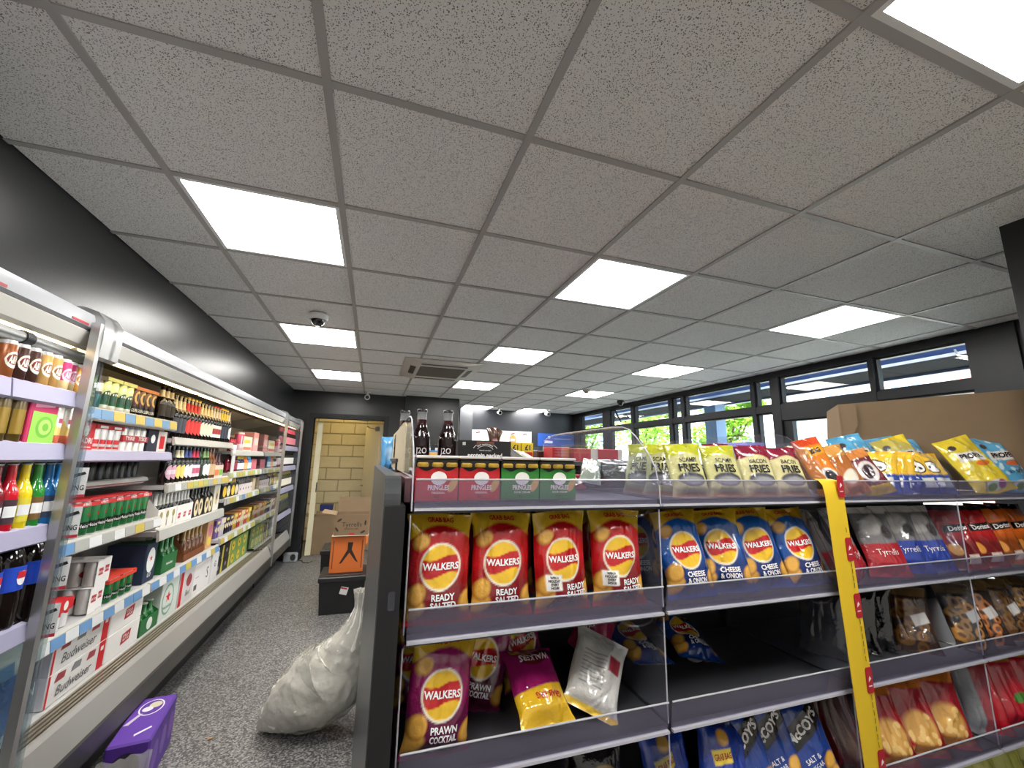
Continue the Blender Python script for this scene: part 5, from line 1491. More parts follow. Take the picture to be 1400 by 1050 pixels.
def darkb(p, W, H):
    p.above(H * .85, (40, 36, 38)); p.rect(-W * .2, W * .2, H * .3, H * .5, (40, 34, 36), .01)
for k, x in enumerate((1.50, 1.58, 1.66, 1.74)):
    b_ = bag('crisp_bag', 'dk', .14, .22, .04, (18, 17, 19), darkb, (), 1 + k % 3, back=(20, 20, 22))
    setbag(b_, x, 1.13, z, -10, -62, 0, '%s black snack bag standing edge-on right of the yellow strip' % ORD[k], 'black snack bags on the third shelf', 'snack bag')
def nutty(c, ring):
    def f(p, W, H):
        g = np.random.RandomState(5)
        for _ in range(16):
            x0, z0, r = g.uniform(-.42, .42) * W, g.uniform(.08, .72) * H, g.uniform(.12, .2) * W
            p.ell(x0, z0, r, r * .8, ring, g.uniform(0, 3), .2); p.ell(x0, z0, r * .5, r * .36, (92, 52, 30), g.uniform(0, 3), .4)
        p.rect(-W * .05, W * .36, H * .42, H * .58, (212, 210, 206), .003, .3); p.above(H * .84, (120, 96, 60))
    return f
for k, (x, y, rz, ring) in enumerate(((1.86, 1.10, -40, (120, 84, 40)), (2.10, 1.06, -24, (196, 140, 70)), (2.22, 1.065, -26, (200, 120, 60)), (2.37, 1.06, -18, (206, 126, 56)), (2.53, 1.06, -14, (196, 130, 70)))):
    b_ = bag('snack_bag', 'nt%d' % (k % 3), .13, .215, .055, (62, 44, 36), nutty(0, ring), (), 1 + k % 3)
    setbag(b_, x, y, z, -12, rz, 0, '%s brown ring snack bag from the left, right end of third shelf' % ORD[k], 'brown ring snack bags on the third shelf', 'snack bag')

# fourth shelf
z = LEV[3] + .002
def mccoy(p, W, H):
    p.rect(-W * .7, W * .7, H * .56, H * .78, (20, 18, 20), .004, .5); p.chip(W * .3, H * .3, .024); p.chip(W * .34, H * .16, .022, 1.1); p.above(H * .93, (216, 180, 60))
NB = (22, 60, 140)
def mtx(W, H): return [("McCOY'S", 0, H * .625, H * .10, (232, 230, 226), .5, W * .86, .04), ('SALT &', -.01, H * .34, H * .05, (224, 230, 240), .3, W * .4, .01), ('VINEGAR', -.01, H * .26, H * .05, (224, 230, 240), .3, W * .4, .01)]
for k, (x, y, rz, rl, sd_) in enumerate(((1.055, 1.06, -8, 6, 1), (1.165, 1.075, -16, 8, 2), (1.285, 1.055, -14, 10, 3))):
    b_ = bag('crisp_bag', 'mc', .15, .235, .055, NB, mccoy, mtx(.15, .235), sd_)
    setbag(b_, x, y, z, -9, rz, -rl, '%s blue and black ridged crisp bag from the left, fourth shelf' % ORD[k], 'ridged crisp bags on the fourth shelf')
def navy(p, W, H):
    p.rect(-W * .32, W * .06, H * .60, H * .74, (228, 200, 60), .003, .25); p.chip(-W * .1, H * .85, .02); p.rect(-W * .1, W * .5, H * .36, H * .52, (20, 18, 22), .004, .3); p.above(H * .94, (30, 40, 90))
for k, (x, y, rz, rl, sd_) in enumerate(((.80, 1.07, 6, 0, 1), (.925, 1.05, -6, 14, 2))):
    b_ = bag('crisp_bag', 'nv', .16, .215, .06, (24, 56, 150), navy, [('GRAB BAG', -.02, .215 * .645, .013, (150, 60, 30), .25, .055, .03)], sd_)
    setbag(b_, x, y, z, -8, rz, rl, '%s deep blue crisp bag with yellow tag from the left, fourth shelf' % ORD[k], 'deep blue crisp bags on the fourth shelf')
def darkred(p, W, H):
    p.ell(0, H * .5, W * .2, H * .3, (150, 110, 90), .3, .5); p.above(H * .85, (150, 120, 90))
b_ = bag('snack_bag', 'dr', .12, .24, .05, (92, 20, 26), darkred, (), 1)
setbag(b_, 1.43, 1.075, z, -10, -34, -8, 'dark red snack bag behind the yellow strip, fourth shelf', cat='snack bag')
def peanut(p, W, H):
    p.above(H * .82, (196, 110, 40)); p.ell(0, H * .34, W * .36, H * .22, (214, 160, 76), 0, .3)
    g = np.random.RandomState(8)
    for _ in range(14):
        p.ell(g.uniform(-.3, .3) * W, g.uniform(.16, .5) * H, W * .07, W * .05, (236, 196, 120), g.uniform(0, 3), .3)
    p.ell(0, H * .1, W * .4, H * .06, (190, 130, 70), 0, .4)
for k, (x, y, rz, sd_) in enumerate(((1.60, 1.055, -14, 1), (1.745, 1.06, -22, 2), (1.89, 1.06, -26, 3))):
    b_ = bag('peanut_bag', 'pn', .15, .225, .055, (160, 20, 34), peanut, (), sd_)
    setbag(b_, x, y, z, -12, rz, 0, '%s red bag of roasted peanuts from the left, fourth shelf' % ORD[k], 'red peanut bags on the fourth shelf', 'snack bag')
def redgrey(p, W, H):
    p.rect(-W * .6, -W * .12, 0, H * .86, (168, 164, 162), .004); p.above(H * .88, (206, 160, 70)); p.ell(W * .2, H * .12, W * .2, H * .07, (206, 20, 40), 0, .3)
for k, (x, y, rz) in enumerate(((2.02, 1.12, -58), (2.12, 1.07, -30))):
    b_ = bag('snack_bag', 'rg', .14, .235, .05, (178, 28, 40), redgrey, (), 1 + k)
    setbag(b_, x, y, z, -8, rz, 0, '%s red snack bag showing a grey side panel, fourth shelf' % ORD[k], 'red and grey snack bags on the fourth shelf', 'snack bag')
def redleaf(p, W, H):
    p.above(H * .86, (200, 140, 60)); p.ell(W * .12, H * .4, W * .2, H * .06, (70, 130, 50), .3, .3)
for k, x in enumerate((2.28, 2.44)):
    b_ = bag('snack_bag', 'rl', .15, .23, .06, (184, 24, 42), redleaf, (), 1 + k)
    setbag(b_, x, 1.06, z, -10, -18, 0, '%s plain red snack bag with green sprig, fourth shelf' % ORD[k], 'red sprig snack bags', 'snack bag')
def darkround(p, W, H):
    p.ell(0, H * .6, W * .34, H * .22, (150, 120, 60), 0, .1); p.ell(0, H * .6, W * .3, H * .19, (30, 26, 26), 0, .1)
for k, x in enumerate((.30, .45, .6)):
    b_ = bag('snack_bag', 'dkr', .15, .2, .055, (26, 24, 26), darkround, (), 1 + k)
    setbag(b_, x, 1.1, z, -8, 0, 0, '%s black snack bag at the bottom of the rack below the prawn bags' % ORD[k], 'black snack bags on the fourth shelf', 'snack bag')
# fifth shelf
z = LEV[4] + .002
def greenb(p, W, H):
    p.above(H * .6, (196, 196, 90)); p.ell(0, H * .4, W * .3, H * .2, (60, 110, 40), 0, .3)
for k, x in enumerate((1.72, 1.90, 2.06, 2.22, 2.4)):
    b_ = bag('snack_bag', 'gr', .15, .225, .055, (126, 140, 50), greenb, (), 1 + k % 3)
    setbag(b_, x, 1.06, z, -8, -14, 0, '%s olive green snack bag from the left, lowest visible shelf' % ORD[k], 'green snack bags on the lowest shelf', 'snack bag')

# ---------------------------------------------------------------- yellow promo strip
t = thing('promo_strip', 'long yellow promotional strip with red tags hanging down the rack', 'strip', (0, 0, 0))
path = [(1.00, 1.425), (.992, 1.447), (.975, 1.459), (.957, 1.456), (.945, 1.44), (.941, 1.41), (.940, 1.35)] + [(.940 - .012 * k / 10, 1.35 - .086 * k) for k in range(1, 11)]
def xr(zz, e):
    return 1.338 + (1.459 - zz) * .022 + (0.082 if e else 0)
m = MB(); V = []; F = []
for y, zz in path:
    for e in (0, 1):
        V += [(xr(zz, e), y, zz), (xr(zz, e), y + .0012, zz)]
for i in range(len(path) - 1):
    a = i * 4
    F += [(a, a + 4, a + 6, a + 2), (a + 1, a + 3, a + 7, a + 5), (a, a + 1, a + 5, a + 4), (a + 2, a + 6, a + 7, a + 3)]
m.add(V, F); m.build('ribbon', mat('strip_yellow', (226, 190, 40), rough=.5), t, smooth=60)
for zz in (1.25, 1.09, .89, .68, 1.437):
    y = .9385 - .012 * (1.35 - zz) / .86
    m = MB(); r = .008; xc = xr(zz, 1) - .014
    if zz > 1.4: y = .938
    pts = [(xc - .013 + (0 if abs(q) < 2 else 0) + px_, zz + pz_) for q, (px_, pz_) in enumerate([(0, -.03), (.004, -.034), (.022, -.034), (.026, -.03), (.026, .03), (.022, .034), (.004, .034), (0, .03)])]
    m.prism([(a, y, b_) for a, b_ in pts], (0, -.0012, 0)); g = m.build('red_tag', mat('strip_red', (176, 30, 44), rough=.5), t)
    l = MB(); l.poly((xc, y - .0018, zz), ux, uz, [(-.006, -.004), (.006, .004), (0, .012), (-.004, .006)], (240, 236, 230)); l.poly((xc, y - .0018, zz - .016), ux, uz, [(-.007, 0), (.007, 0), (.007, .003), (-.007, .003)], (240, 236, 230)); l.build('print', PAPER, g)
l = MB()
for k in range(40):
    zz = 1.30 - .02 * k
    if min(abs(zz - q) for q in (1.25, 1.09, .89, .68)) < .04: continue
    y = .9372 - .012 * (1.35 - zz) / .86
    l.poly((xr(zz, 1) - .017, y, zz), ux, uz, [(-.0012, 0), (.0012, 0), (.0012, .014), (-.0012, .014)], (60, 50, 30))
l.build('small_print', PAPER, t)
# ================================================================== TOP OF THE RACK
def tube_carton(base, dark, flav, key):
    """four-tube crisp carton with scalloped top edge and gold lids showing"""
    w, d, h = .1, .1, .098
    m = MB(); m.cbox(-w / 2, w / 2, 0.002, d, 0, h, .003, (22, 20, 20))
    o = m.build('crisp_tube_carton', CARD)
    n = 24; pts = [(-w / 2, 0), (w / 2, 0)] + [(w / 2 - w * k / n, .073 + .0045 * math.cos(k / n * 2 * math.pi * 2)) for k in range(n + 1)]
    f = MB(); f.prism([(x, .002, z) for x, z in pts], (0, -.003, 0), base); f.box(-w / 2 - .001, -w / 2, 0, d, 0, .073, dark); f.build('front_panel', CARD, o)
    l = MB(); l.disc((.004, -.0022, .052), ux, uz, .019, .016, (240, 238, 232), 22); l.build('white_disc', PAPER, o)
    l = MB(); l.text('PRINGLES', (.004, -.0024, .025), ux, uz, .0115, (244, 236, 220), .03, maxw=.05); l.build('lettering', PAPER, o)
    l = MB(); l.text(flav, (.004, -.0024, .0165), ux, uz, .005, (244, 236, 220), .01, maxw=.05); l.build('lettering', PAPER, o)
    l = MB(); l.text('40g', (.0, -.0024, .007), ux, uz, .006, (30, 30, 30), .01); l.build('lettering', PAPER, o)
    l = MB(); l.disc((.037, -.0021, .036), (.5, 0, .87), (-.87, 0, .5), .018, .009, (214, 170, 90), 16); l.build('crisp_picture', PAPER, o)
    lid = MB().lathe([(.012, .0), (.0135, .002), (.0135, .008), (.010, .0105)], 16, cols=[(206, 170, 70)]).mesh('gold_lid', FOIL, 40)
    for x in (-.034, .0, .034):
        q = bpy.data.objects.new('gold_lid', lid); COL.objects.link(q); q.parent = o; q.location = (x, .0005, .078)
    e = MB(); e.cbox(-w / 2 - .001, w / 2 + .001, -.004, d, h, h + .007, .002); e.build('clear_cover', mat('frosted_cover', (206, 204, 206), rough=.25), o)
    return o
z = LEV[0] + .001
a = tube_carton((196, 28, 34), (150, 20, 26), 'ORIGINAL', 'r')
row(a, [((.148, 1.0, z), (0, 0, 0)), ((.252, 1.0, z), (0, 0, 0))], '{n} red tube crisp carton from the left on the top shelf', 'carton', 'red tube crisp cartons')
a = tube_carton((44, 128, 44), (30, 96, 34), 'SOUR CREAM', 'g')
row(a, [((.357, 1.0, z), (0, 0, 0)), ((.460, 1.0, z), (0, 0, 0))], '{n} green tube crisp carton from the left on the top shelf', 'carton', 'green tube crisp cartons')

ZL = 1.499
def juice():
    h, r = .186, .035
    prof = [(r * .9, 0), (r, .006), (r, .07), (r * .96, .085), (r * .66, .112), (r * .54, .128), (r * .52, .147), (r * .50, .172), (r * .55, .174), (r * .55, .178)]
    m = MB(); m.lathe(prof, 18, cols=[(30, 12, 16)] * 5 + [(62, 20, 24)] + [(150, 152, 154)] * 4); o = m.build('juice_bottle', GLAZE, None, 50)
    l = MB()
    g = random.Random(2)
    for k in range(16):
        a = g.uniform(-2.6, -.4); zz = g.uniform(.075, .1); rr = r * (1.02 if zz < .085 else .9)
        s = g.choice([.0009, .0012, .0022])
        l.disc((rr * math.cos(a), rr * math.sin(a) - .002, zz), ux, uz, s, s, (236, 232, 232), 8)
    l.build('dots', PAPER, o)
    l = MB(); wrap(l, 'J2O', r * 1.02, .02, .022, (236, 232, 232), maxw=r * 1.2); l.build('lettering', PAPER, o)
    c = MB(); c.lathe([(r * .57, .176), (r * .58, .182), (r * .5, .187)], 18, cols=[(24, 22, 24)]); c.build('cap', FOIL, o, 40)
    return o
row(juice(), [((.110, 1.68, ZL), (0, 0, .4)), ((.168, 1.60, ZL), (0, 0, 0)), ((.268, 1.60, ZL), (0, 0, -.3))], '{n} dark juice bottle with clear neck from the left, on the rack ledge', 'bottle', 'dark juice bottles on the rack ledge')
m = MB(); m.box(.31, .522, 1.58, 1.582, ZL, ZL + .074, (24, 22, 22)); m.box(.31, .522, 1.698, 1.70, ZL, ZL + .07, (24, 22, 22)); m.box(.31, .312, 1.582, 1.698, ZL, ZL + .072, (30, 28, 28)); m.box(.52, .522, 1.582, 1.698, ZL, ZL + .072, (30, 28, 28)); m.box(.312, .52, 1.582, 1.698, ZL, ZL + .003, (60, 50, 40))
o = m.build('snack_bar_box', CARD); tag(o, 'black snack bar box with white arched lettering on the rack ledge', 'box')
l = MB()
for R0, c in ((.052, (240, 238, 234)), (.0495, (24, 22, 22))):
    pts = [(R0 * 1.0 * math.cos(a), R0 * .62 * math.sin(a)) for a in np.linspace(.35, math.pi - .35, 14)] + [((R0 - (.02 if c[0] > 200 else .0155)) * math.cos(a), (R0 - (.02 if c[0] > 200 else .0155)) * .62 * math.sin(a)) for a in np.linspace(math.pi - .35, .35, 14)]
    l.poly((.416, 1.579 - (.0004 if c[0] < 100 else 0), ZL + .034), ux, uz, pts, c)
l.build('arched_badge', PAPER, o)
v, f = text2d('EAT NATURAL', .035); l = MB()
ang = math.pi / 2 - v[:, 0] * .0075 / .041; rr = .0385 + v[:, 1] * .0075
l.add(np.stack([.416 + rr * np.cos(ang) * 1.02, np.full(len(v), 1.5782), ZL + .034 + rr * .62 * np.sin(ang)], 1).tolist(), f, (240, 238, 234)); l.build('lettering', PAPER, o)
l = MB(); l.text('protein packed', (.416, 1.5785, ZL + .01), ux, uz, .0165, (244, 242, 238), .03, maxw=.14); l.build('lettering', PAPER, o)
l = MB(); l.text('fruit & nut bars', (.416, 1.5785, ZL + .034), ux, uz, .0055, (244, 242, 238), .01); l.build('lettering', PAPER, o)
l = MB(); l.poly((.416, 1.5788, ZL + .055), ux, uz, [(-.035, 0), (.035, 0), (.035, .016), (-.035, .016)], (120, 76, 54)); l.build('brown_panel', PAPER, o)
m = MB(); m.poly((.325, 1.5785, ZL + .055), ux, uz, [(0, 0), (.012, 0), (.012, .012), (0, .012)], (206, 204, 200)); m.build('sticker', PAPER, o)
# twisted brown paper bar wrapper standing in the box
B_ = Bag(.05, .13, .03, 5, 1.5)
b_ = bag('snack_bar', 'bar', .045, .13, .025, (96, 66, 50), lambda p, W, H: (p.ell(0, H * .5, W * .4, H * .14, (206, 190, 170), .3, .2), p.rect(-W * .3, W * .3, H * .6, H * .68, (186, 120, 130), .003)), (), 2, nu=16, nv=20)
setbag(b_, .485, 1.64, ZL + .003, -4, 20, -14, 'brown wrapped snack bar sticking out of the black box', cat='snack bar')
b_ = bag('snack_bar', 'bar', .045, .13, .025, (96, 66, 50), None, (), 2)
setbag(b_, .45, 1.66, ZL + .003, 6, -10, 16, 'second brown snack bar behind the first in the black box', cat='snack bar')
def pound(l, w, d, h):
    l.poly((0, -.001, 0), ux, uz, [(-w * .45, .003), (w * .45, .003), (w * .45, h * .48), (-w * .45, h * .48)], (200, 34, 40)); l.text('£1', (0, -.0014, h * .60), ux, uz, h * .28, (30, 26, 20), .03)
a = carton('pound_pack', .052, .05, .076, (236, 206, 40), pound, b=.0015)
row(a, [((.578, 1.69, ZL), (0, 0, 0)), ((.634, 1.69, ZL), (0, 0, 0))], '{n} small yellow and red one pound pack on the rack ledge', 'pack', 'one pound packs on the rack ledge')
m = MB(); m.cbox(.70, .77, 1.74, 1.82, ZL, ZL + .045, .003, (70, 34, 34)); tag(m.build('maroon_box', CARD), 'small dark maroon box behind the clear divider on the ledge', 'box')
m = MB(); m.cbox(.79, .85, 1.76, 1.82, ZL, ZL + .04, .003, (176, 146, 100)); tag(m.build('tan_box', CARD), 'small tan box beside the red cartons on the ledge', 'box')
def redc(l, w, d, h):
    l.poly((0, -.001, 0), ux, uz, [(-w * .16, .002), (-w * .02, .002), (-w * .02, h - .002), (-w * .16, h - .002)], (222, 212, 206)); l.poly((0, -.001, 0), ux, uz, [(w * .40, .002), (w * .49, .002), (w * .49, h - .002), (w * .40, h - .002)], (222, 212, 206))
a = carton('red_carton', .24, .12, .056, (186, 36, 48), redc)
a.location = (.93, 1.60, ZL); tag(a, 'long red carton with white stripes behind the clear divider', 'carton')
a = carton('red_carton', .08, .1, .06, (178, 40, 50), lambda l, w, d, h: [l.poly((0, -.001, h * (.2 + .2 * k)), ux, uz, [(-w * .4, 0), (w * .4, 0), (w * .4, .004), (-w * .4, .004)], (206, 90, 96)) for k in range(4)])
a.location = (.765, 1.63, ZL); tag(a, 'short red carton with thin lines left of the striped carton', 'carton')
# wraps and bread on the top shelf beside the tube cartons
def wrap_roll(key, col):
    b_ = bag('sandwich_wrap', key, .075, .2, .05, col, lambda p, W, H: (p.ell(0, H * .85, W * .4, H * .1, (206, 150, 100), 0, .4), p.rect(-W * .3, W * .3, H * .3, H * .55, (226, 224, 214), .004)), (), 1, nu=16, nv=24)
    return b_
setbag(wrap_roll('w1', (196, 194, 180)), .60, 1.30, LEV[0] + .03, -60, 60, 20, 'pale wrapped sandwich roll lying on the top shelf', cat='sandwich')
setbag(wrap_roll('w2', (206, 188, 160)), .565, 1.10, LEV[0] + .03, -78, 28, -10, 'tan wrapped sandwich roll leaning by the green tube carton', cat='sandwich')
setbag(wrap_roll('w3', (140, 150, 140)), .66, 1.20, LEV[0] + .03, -70, -30, 10, 'grey green wrapped sandwich on the top shelf near the divider', cat='sandwich')
a = carton('red_tray', .2, .07, .05, (186, 70, 80), lambda l, w, d, h: [l.poly((0, -.001, h * (.25 + .3 * k)), ux, uz, [(-w * .45, 0), (w * .45, 0), (w * .45, .004), (-w * .45, .004)], (206, 110, 116)) for k in range(2)])
a.location = (.63, 1.345, LEV[0] + .001); tag(a, 'low pinkish red tray behind the sandwich wraps', 'tray')
b_ = bag('bread_bag', 'mnd', .2, .095, .09, (52, 48, 50), None, (), 2, back=(60, 56, 58), nu=20, nv=20)
setbag(b_, .845, 1.30, LEV[0] + .01, -10, -4, 0, 'dark grey padded bag behind the scampi snack bags', cat='bag')

# large open cardboard box standing at the right end of the rack
t = thing('cardboard_box', 'large open cardboard box standing behind the popcorn bags', 'box', (0, 0, 0))
M_CB = mat('corrugated_card', (128, 106, 80), rough=.8, bump=(120, .1), var=(5, .06))
dx, dy = (2.72 - 2.31), (.965 - 1.5); L_ = math.hypot(dx, dy); nx_, ny_ = -dy / L_, dx / L_
def cbp(s, zz, off=0): return (2.31 + dx * s + nx_ * off, 1.5 + dy * s + ny_ * off, zz)
m = MB(); m.prism([cbp(.0, 1.405), cbp(1, 1.405), cbp(1, 1.85), cbp(0, 1.82)], (nx_ * .004, ny_ * .004, 0)); m.build('front_flap', M_CB, t)
m = MB(); m.prism([cbp(0, 1.405), cbp(0, 1.82), (2.40, 1.62, 1.80), (2.46, 1.70, 1.405)], (0, .004, 0)); m.build('side_flap', M_CB, t)
m = MB(); m.prism([cbp(.02, 1.60, -.004), cbp(.10, 1.71, -.012), cbp(.10, 1.815, -.006), cbp(.005, 1.815, -.003)], (-nx_ * .003, -ny_ * .003, 0)); m.build('folded_corner', M_CB, t)
m = MB(); m.prism([cbp(1, 1.405), cbp(1, 1.85), (2.80, 1.20, 1.85), (2.80, 1.20, 1.405)], (0, .004, 0)); m.build('side_flap', M_CB, t)

# ================================================================== REAR RACK
rr_ = thing('rear_rack', 'second black shelf rack behind the crisp rack', 'shelf rack', (0, 0, 0))
MB().prism([(.045, y, zz) for y, zz in rounded(2.55, 3.4, 0, 1.43, .05)], (.03, 0, 0)).build('end_panel', M_PANEL, rr_)
MB().box(.075, 2.5, 2.95, 2.98, 0, 1.44).build('back_panel', M_RACK, rr_)
for zz in (.2, .55, .85, 1.14, 1.43):
    MB().box(.075, 2.5, 2.58, 3.36, zz - .025, zz).build('shelf', M_RSHELF, rr_)
a = carton('wafer_carton', .085, .1, .092, (222, 220, 216), lambda l, w, d, h: l.text('olo', (0, -.001, h * .35), ux, uz, .036, (190, 40, 50), .02))
row(a, [((.165, 2.64, 1.431), (0, 0, 0)), ((.165, 2.64, 1.524), (0, 0, 0))], '{n} white carton with red letters, counted upwards, on the rear rack', 'carton', 'white cartons on the rear rack')
b_ = bag('blue_film_pack', 'bf', .11, .2, .06, (90, 160, 214), lambda p, W, H: (p.ell(0, H * .5, W * .3, H * .2, (160, 200, 230), 0, .5),), (), 2, nu=18, nv=24, wr=2)
setbag(b_, .098, 2.72, 1.432, 0, 10, 0, 'crumpled light blue film pack beside the white cartons', cat='pack')
a = bottle('small_wine_bottle', (24, 20, 22), (222, 222, 216), (206, 206, 206), (30, 30, 30), .16, .022)
row(a, [((.335, 2.68, 1.431), (0, 0, 0)), ((.385, 2.68, 1.431), (0, 0, 0)), ((.43, 2.68, 1.431), (0, 0, 0))], '{n} small dark bottle seen between the juice bottles', 'bottle', 'small dark bottles on the rear rack')
a = carton('yellow_blue_box', .09, .06, .12, (70, 130, 190), lambda l, w, d, h: l.poly((0, -.001, h * .4), ux, uz, [(-.04, 0), (.04, 0), (.04, .06), (-.04, .06)], (222, 176, 70)))
a.location = (.36, 2.60, 1.431); tag(a, 'small blue and yellow box between the juice bottles', 'box')

# ================================================================== FAR END: counter, posters, cameras
t = thing('sales_counter', 'dark sales counter at the far end of the shop', 'counter', (0, 0, 0))
MB().cbox(2.1, 4.0, 6.9, 7.4, 0, 1.3, .01).build('body', M_RACK, t); MB().cbox(2.05, 4.05, 6.85, 7.45, 1.3, 1.34, .008).build('worktop', mat('worktop_grey', (120, 120, 124), rough=.4), t)
for k, (x, w, h, c, nm) in enumerate(((2.30, .3, .32, (150, 60, 50), 'brick red'), (2.72, .2, .4, (60, 60, 66), 'charcoal'), (2.98, .18, .32, (206, 208, 212), 'pale grey'), (3.25, .26, .28, (40, 46, 60), 'navy'), (3.6, .3, .36, (170, 150, 120), 'tan'))):
    o = carton('counter_display', w, .2, h, c, lambda l, w_, d, h_: l.poly((0, -.001, h_ * .55), ux, uz, [(-w_ * .4, 0), (w_ * .4, 0), (w_ * .4, h_ * .3), (-w_ * .4, h_ * .3)], (200, 200, 206)))
    o.location = (x, 6.95, 1.341); tag(o, '%s display box on the far sales counter' % nm, 'display box', 'display boxes on the far counter')
def poster(name, x0, x1, z0, z1, label, cat, col):
    m = MB(); m.box(x0, x1, 8.225, 8.25, z0, z1, col); o = m.build(name, PAPER); tag(o, label, cat); return o
o = poster('wall_poster', 1.87, 3.17, 1.83, 2.10, 'long white poster of jars and bottles on the far wall', 'poster', (226, 232, 236))
for k, (x, c1, c2) in enumerate(((2.0, (196, 206, 200), (130, 70, 60)), (2.22, (190, 204, 214), (150, 170, 190)), (2.40, (176, 196, 216), (150, 170, 200)), (2.75, (214, 150, 80), (120, 70, 50)), (3.02, (190, 186, 180), (110, 80, 70)))):
    l = MB(); l.poly((x, 8.224, 1.86), ux, uz, [(-.07, 0), (.07, 0), (.07, .12), (.03, .16), (-.03, .16), (-.07, .12)], c1); l.poly((x, 8.2235, 2.02), ux, uz, [(-.045, 0), (.045, .02), (.045, .05), (-.045, .03)], c2); l.poly((x, 8.2235, 1.89), ux, uz, [(-.05, 0), (.05, 0), (.05, .05), (-.05, .05)], (226, 226, 224)); l.build('jar_picture', PAPER, o)
o = poster('blue_sign', 3.32, 4.18, 1.81, 2.08, 'bright blue sign with white marks on the far wall by the windows', 'sign', (36, 82, 170))
l = MB(); l.poly((3.56, 8.223, 1.87), ux, uz, [(-.1, 0), (.1, .004), (.1, .05), (-.1, .06)], (220, 228, 240)); l.build('white_mark', PAPER, o)
l = MB(); l.disc((3.58, 8.223, 2.0), ux, uz, .03, .03, (200, 216, 240), 12); l.build('emblem', PAPER, o)
l = MB(); l.poly((3.9, 8.223, 1.96), ux, uz, [(-.2, 0), (.2, 0), (.2, .02), (-.2, .02)], (130, 156, 206)); l.build('pale_mark', PAPER, o)

M_CAMW = mat('camera_white', (214, 212, 208), rough=.4)
M_DOME = mat('camera_dome', (20, 20, 24), rough=.06, spec=.8)
def dome(label, x, y, r, dark=False):
    t = thing('dome_camera', label, 'camera', (x, y, CEIL + .001))
    MB().lathe([(r * .8, 0), (r, -.012), (r, -.032), (r * .86, -.05)][::-1], 28, cols=[(200, 200, 200)]).build('housing', BLACKM if dark else M_CAMW, t, smooth=40)
    MB().lathe([(.002, -.05 - r * .66), (r * .3, -.05 - r * .62), (r * .55, -.05 - r * .42), (r * .7, -.05 - r * .15), (r * .72, -.05)], 24, cols=[(20, 20, 20)]).build('dome', M_DOME, t, smooth=70)
dome('white ceiling dome camera with dark lens above the fridge aisle', -.45, 3.16, .068)
dome('small dark dome camera on the ceiling near the windows', 3.90, 5.95, .06, True)
def spot(label, x, y, dz=.12):
    t = thing('bullet_camera', label, 'camera', (x, y, CEIL))
    MB().lathe([(.04, 0), (.04, -.012)][::-1], 18, cols=[(200, 200, 200)]).build('mount', M_CAMW, t)
    MB().tube([(0, 0, -.01), (0, -.01, -.05)], .012).build('arm', M_CAMW, t)
    MB().tube([(0, .07, -.07), (0, -.03, -.085), (0, -.075, -.095)], [.03, .042, .042], 14).build('body', M_CAMW, t, smooth=50)
    MB().tube([(0, -.076, -.095), (0, -.080, -.096)], .028, 14).build('lens', M_DOME, t)
spot('small white camera under the ceiling above the store room door', -.15, 6.85)
spot('small white camera hanging left of the far middle light panel', 2.36, 7.95)
spot('small white camera hanging right of the far middle light panel', 3.33, 7.75)
t = thing('smoke_detector', 'small beige smoke detector on the ceiling in front of a light panel', 'smoke detector', (2.87, 5.25, CEIL))
MB().lathe([(.052, -.03), (.055, -.015), (.05, 0)], 22, cols=[(200, 190, 178)]).build('base', mat('detector_beige', (196, 184, 170), rough=.5), t, smooth=40)
MB().lathe([(.018, -.055), (.03, -.05), (.034, -.03)], 18, cols=[(170, 160, 150)]).build('sensor', mat('detector_core', (150, 140, 130), rough=.5), t, smooth=40)
# access flap hanging by the dark dome camera
# air conditioner cassette
cx, cy = (AC[0] + AC[1]) / 2, (AC[2] + AC[3]) / 2
t = thing('air_conditioner', 'square ceiling air conditioner cassette with louvred grille', 'air conditioner', (cx, cy, CEIL))
M_ACW = mat('cassette_white', (206, 200, 190), rough=.5)
hx, hy = .435, .50
m = MB()
for s_ in (-1, 1):
    m.extrude_y([(s_ * hx, 0), (s_ * .25, -.035), (s_ * .25, 0)], -hy, hy)
    m.box(-.25, .25, min(s_ * hy, s_ * .28), max(s_ * hy, s_ * .28), -.035, 0)
m.build('panel', M_ACW, t)
MB().box(-.25, .25, -.28, .28, -.028, -.02).build('intake', mat('intake_dark', (52, 48, 42), rough=.7), t)
sl = MB(); sl.box(-.25, .25, -.006, .006, -.036, -.024); sm_ = sl.mesh('grille_slat', mat('slat_taupe', (120, 112, 100), rough=.5))
for k in range(17):
    q = bpy.data.objects.new('grille_slat', sm_); COL.objects.link(q); q.parent = t; q.location = (0, -.26 + k * .0325, 0); q.rotation_euler = (.5, 0, 0)
for s_ in (-1, 1):
    m = MB(); m.box(-.25, .25, s_ * .39 - .02, s_ * .39 + .02, -.038, -.034); m.build('louvre', mat('louvre_dark', (70, 66, 60), rough=.5), t)
    m = MB(); m.add([(s_ * .29, -.2, -.0315), (s_ * .29, .2, -.0315), (s_ * .35, .2, -.0185), (s_ * .35, -.2, -.0185), (s_ * .29, -.2, -.028), (s_ * .29, .2, -.028), (s_ * .35, .2, -.015), (s_ * .35, -.2, -.015)], [(0, 1, 2, 3), (7, 6, 5, 4), (0, 3, 7, 4), (1, 0, 4, 5), (2, 1, 5, 6), (3, 2, 6, 7)])
    m.build('louvre', MATS['louvre_dark'], t)
# purple blue display box by the windows
t = thing('window_display', 'translucent lilac display box standing inside the windows', 'display box', (3.95, 3.62, 0))
MB().cbox(-.14, .14, -.19, .19, 0, 1.5, .01).build('plinth', M_RACK, t); MB().cbox(-.12, .12, -.17, .17, 1.5, 1.74, .008).build('lilac_box', mat('lilac_plastic', (140, 132, 206), rough=.3), t)

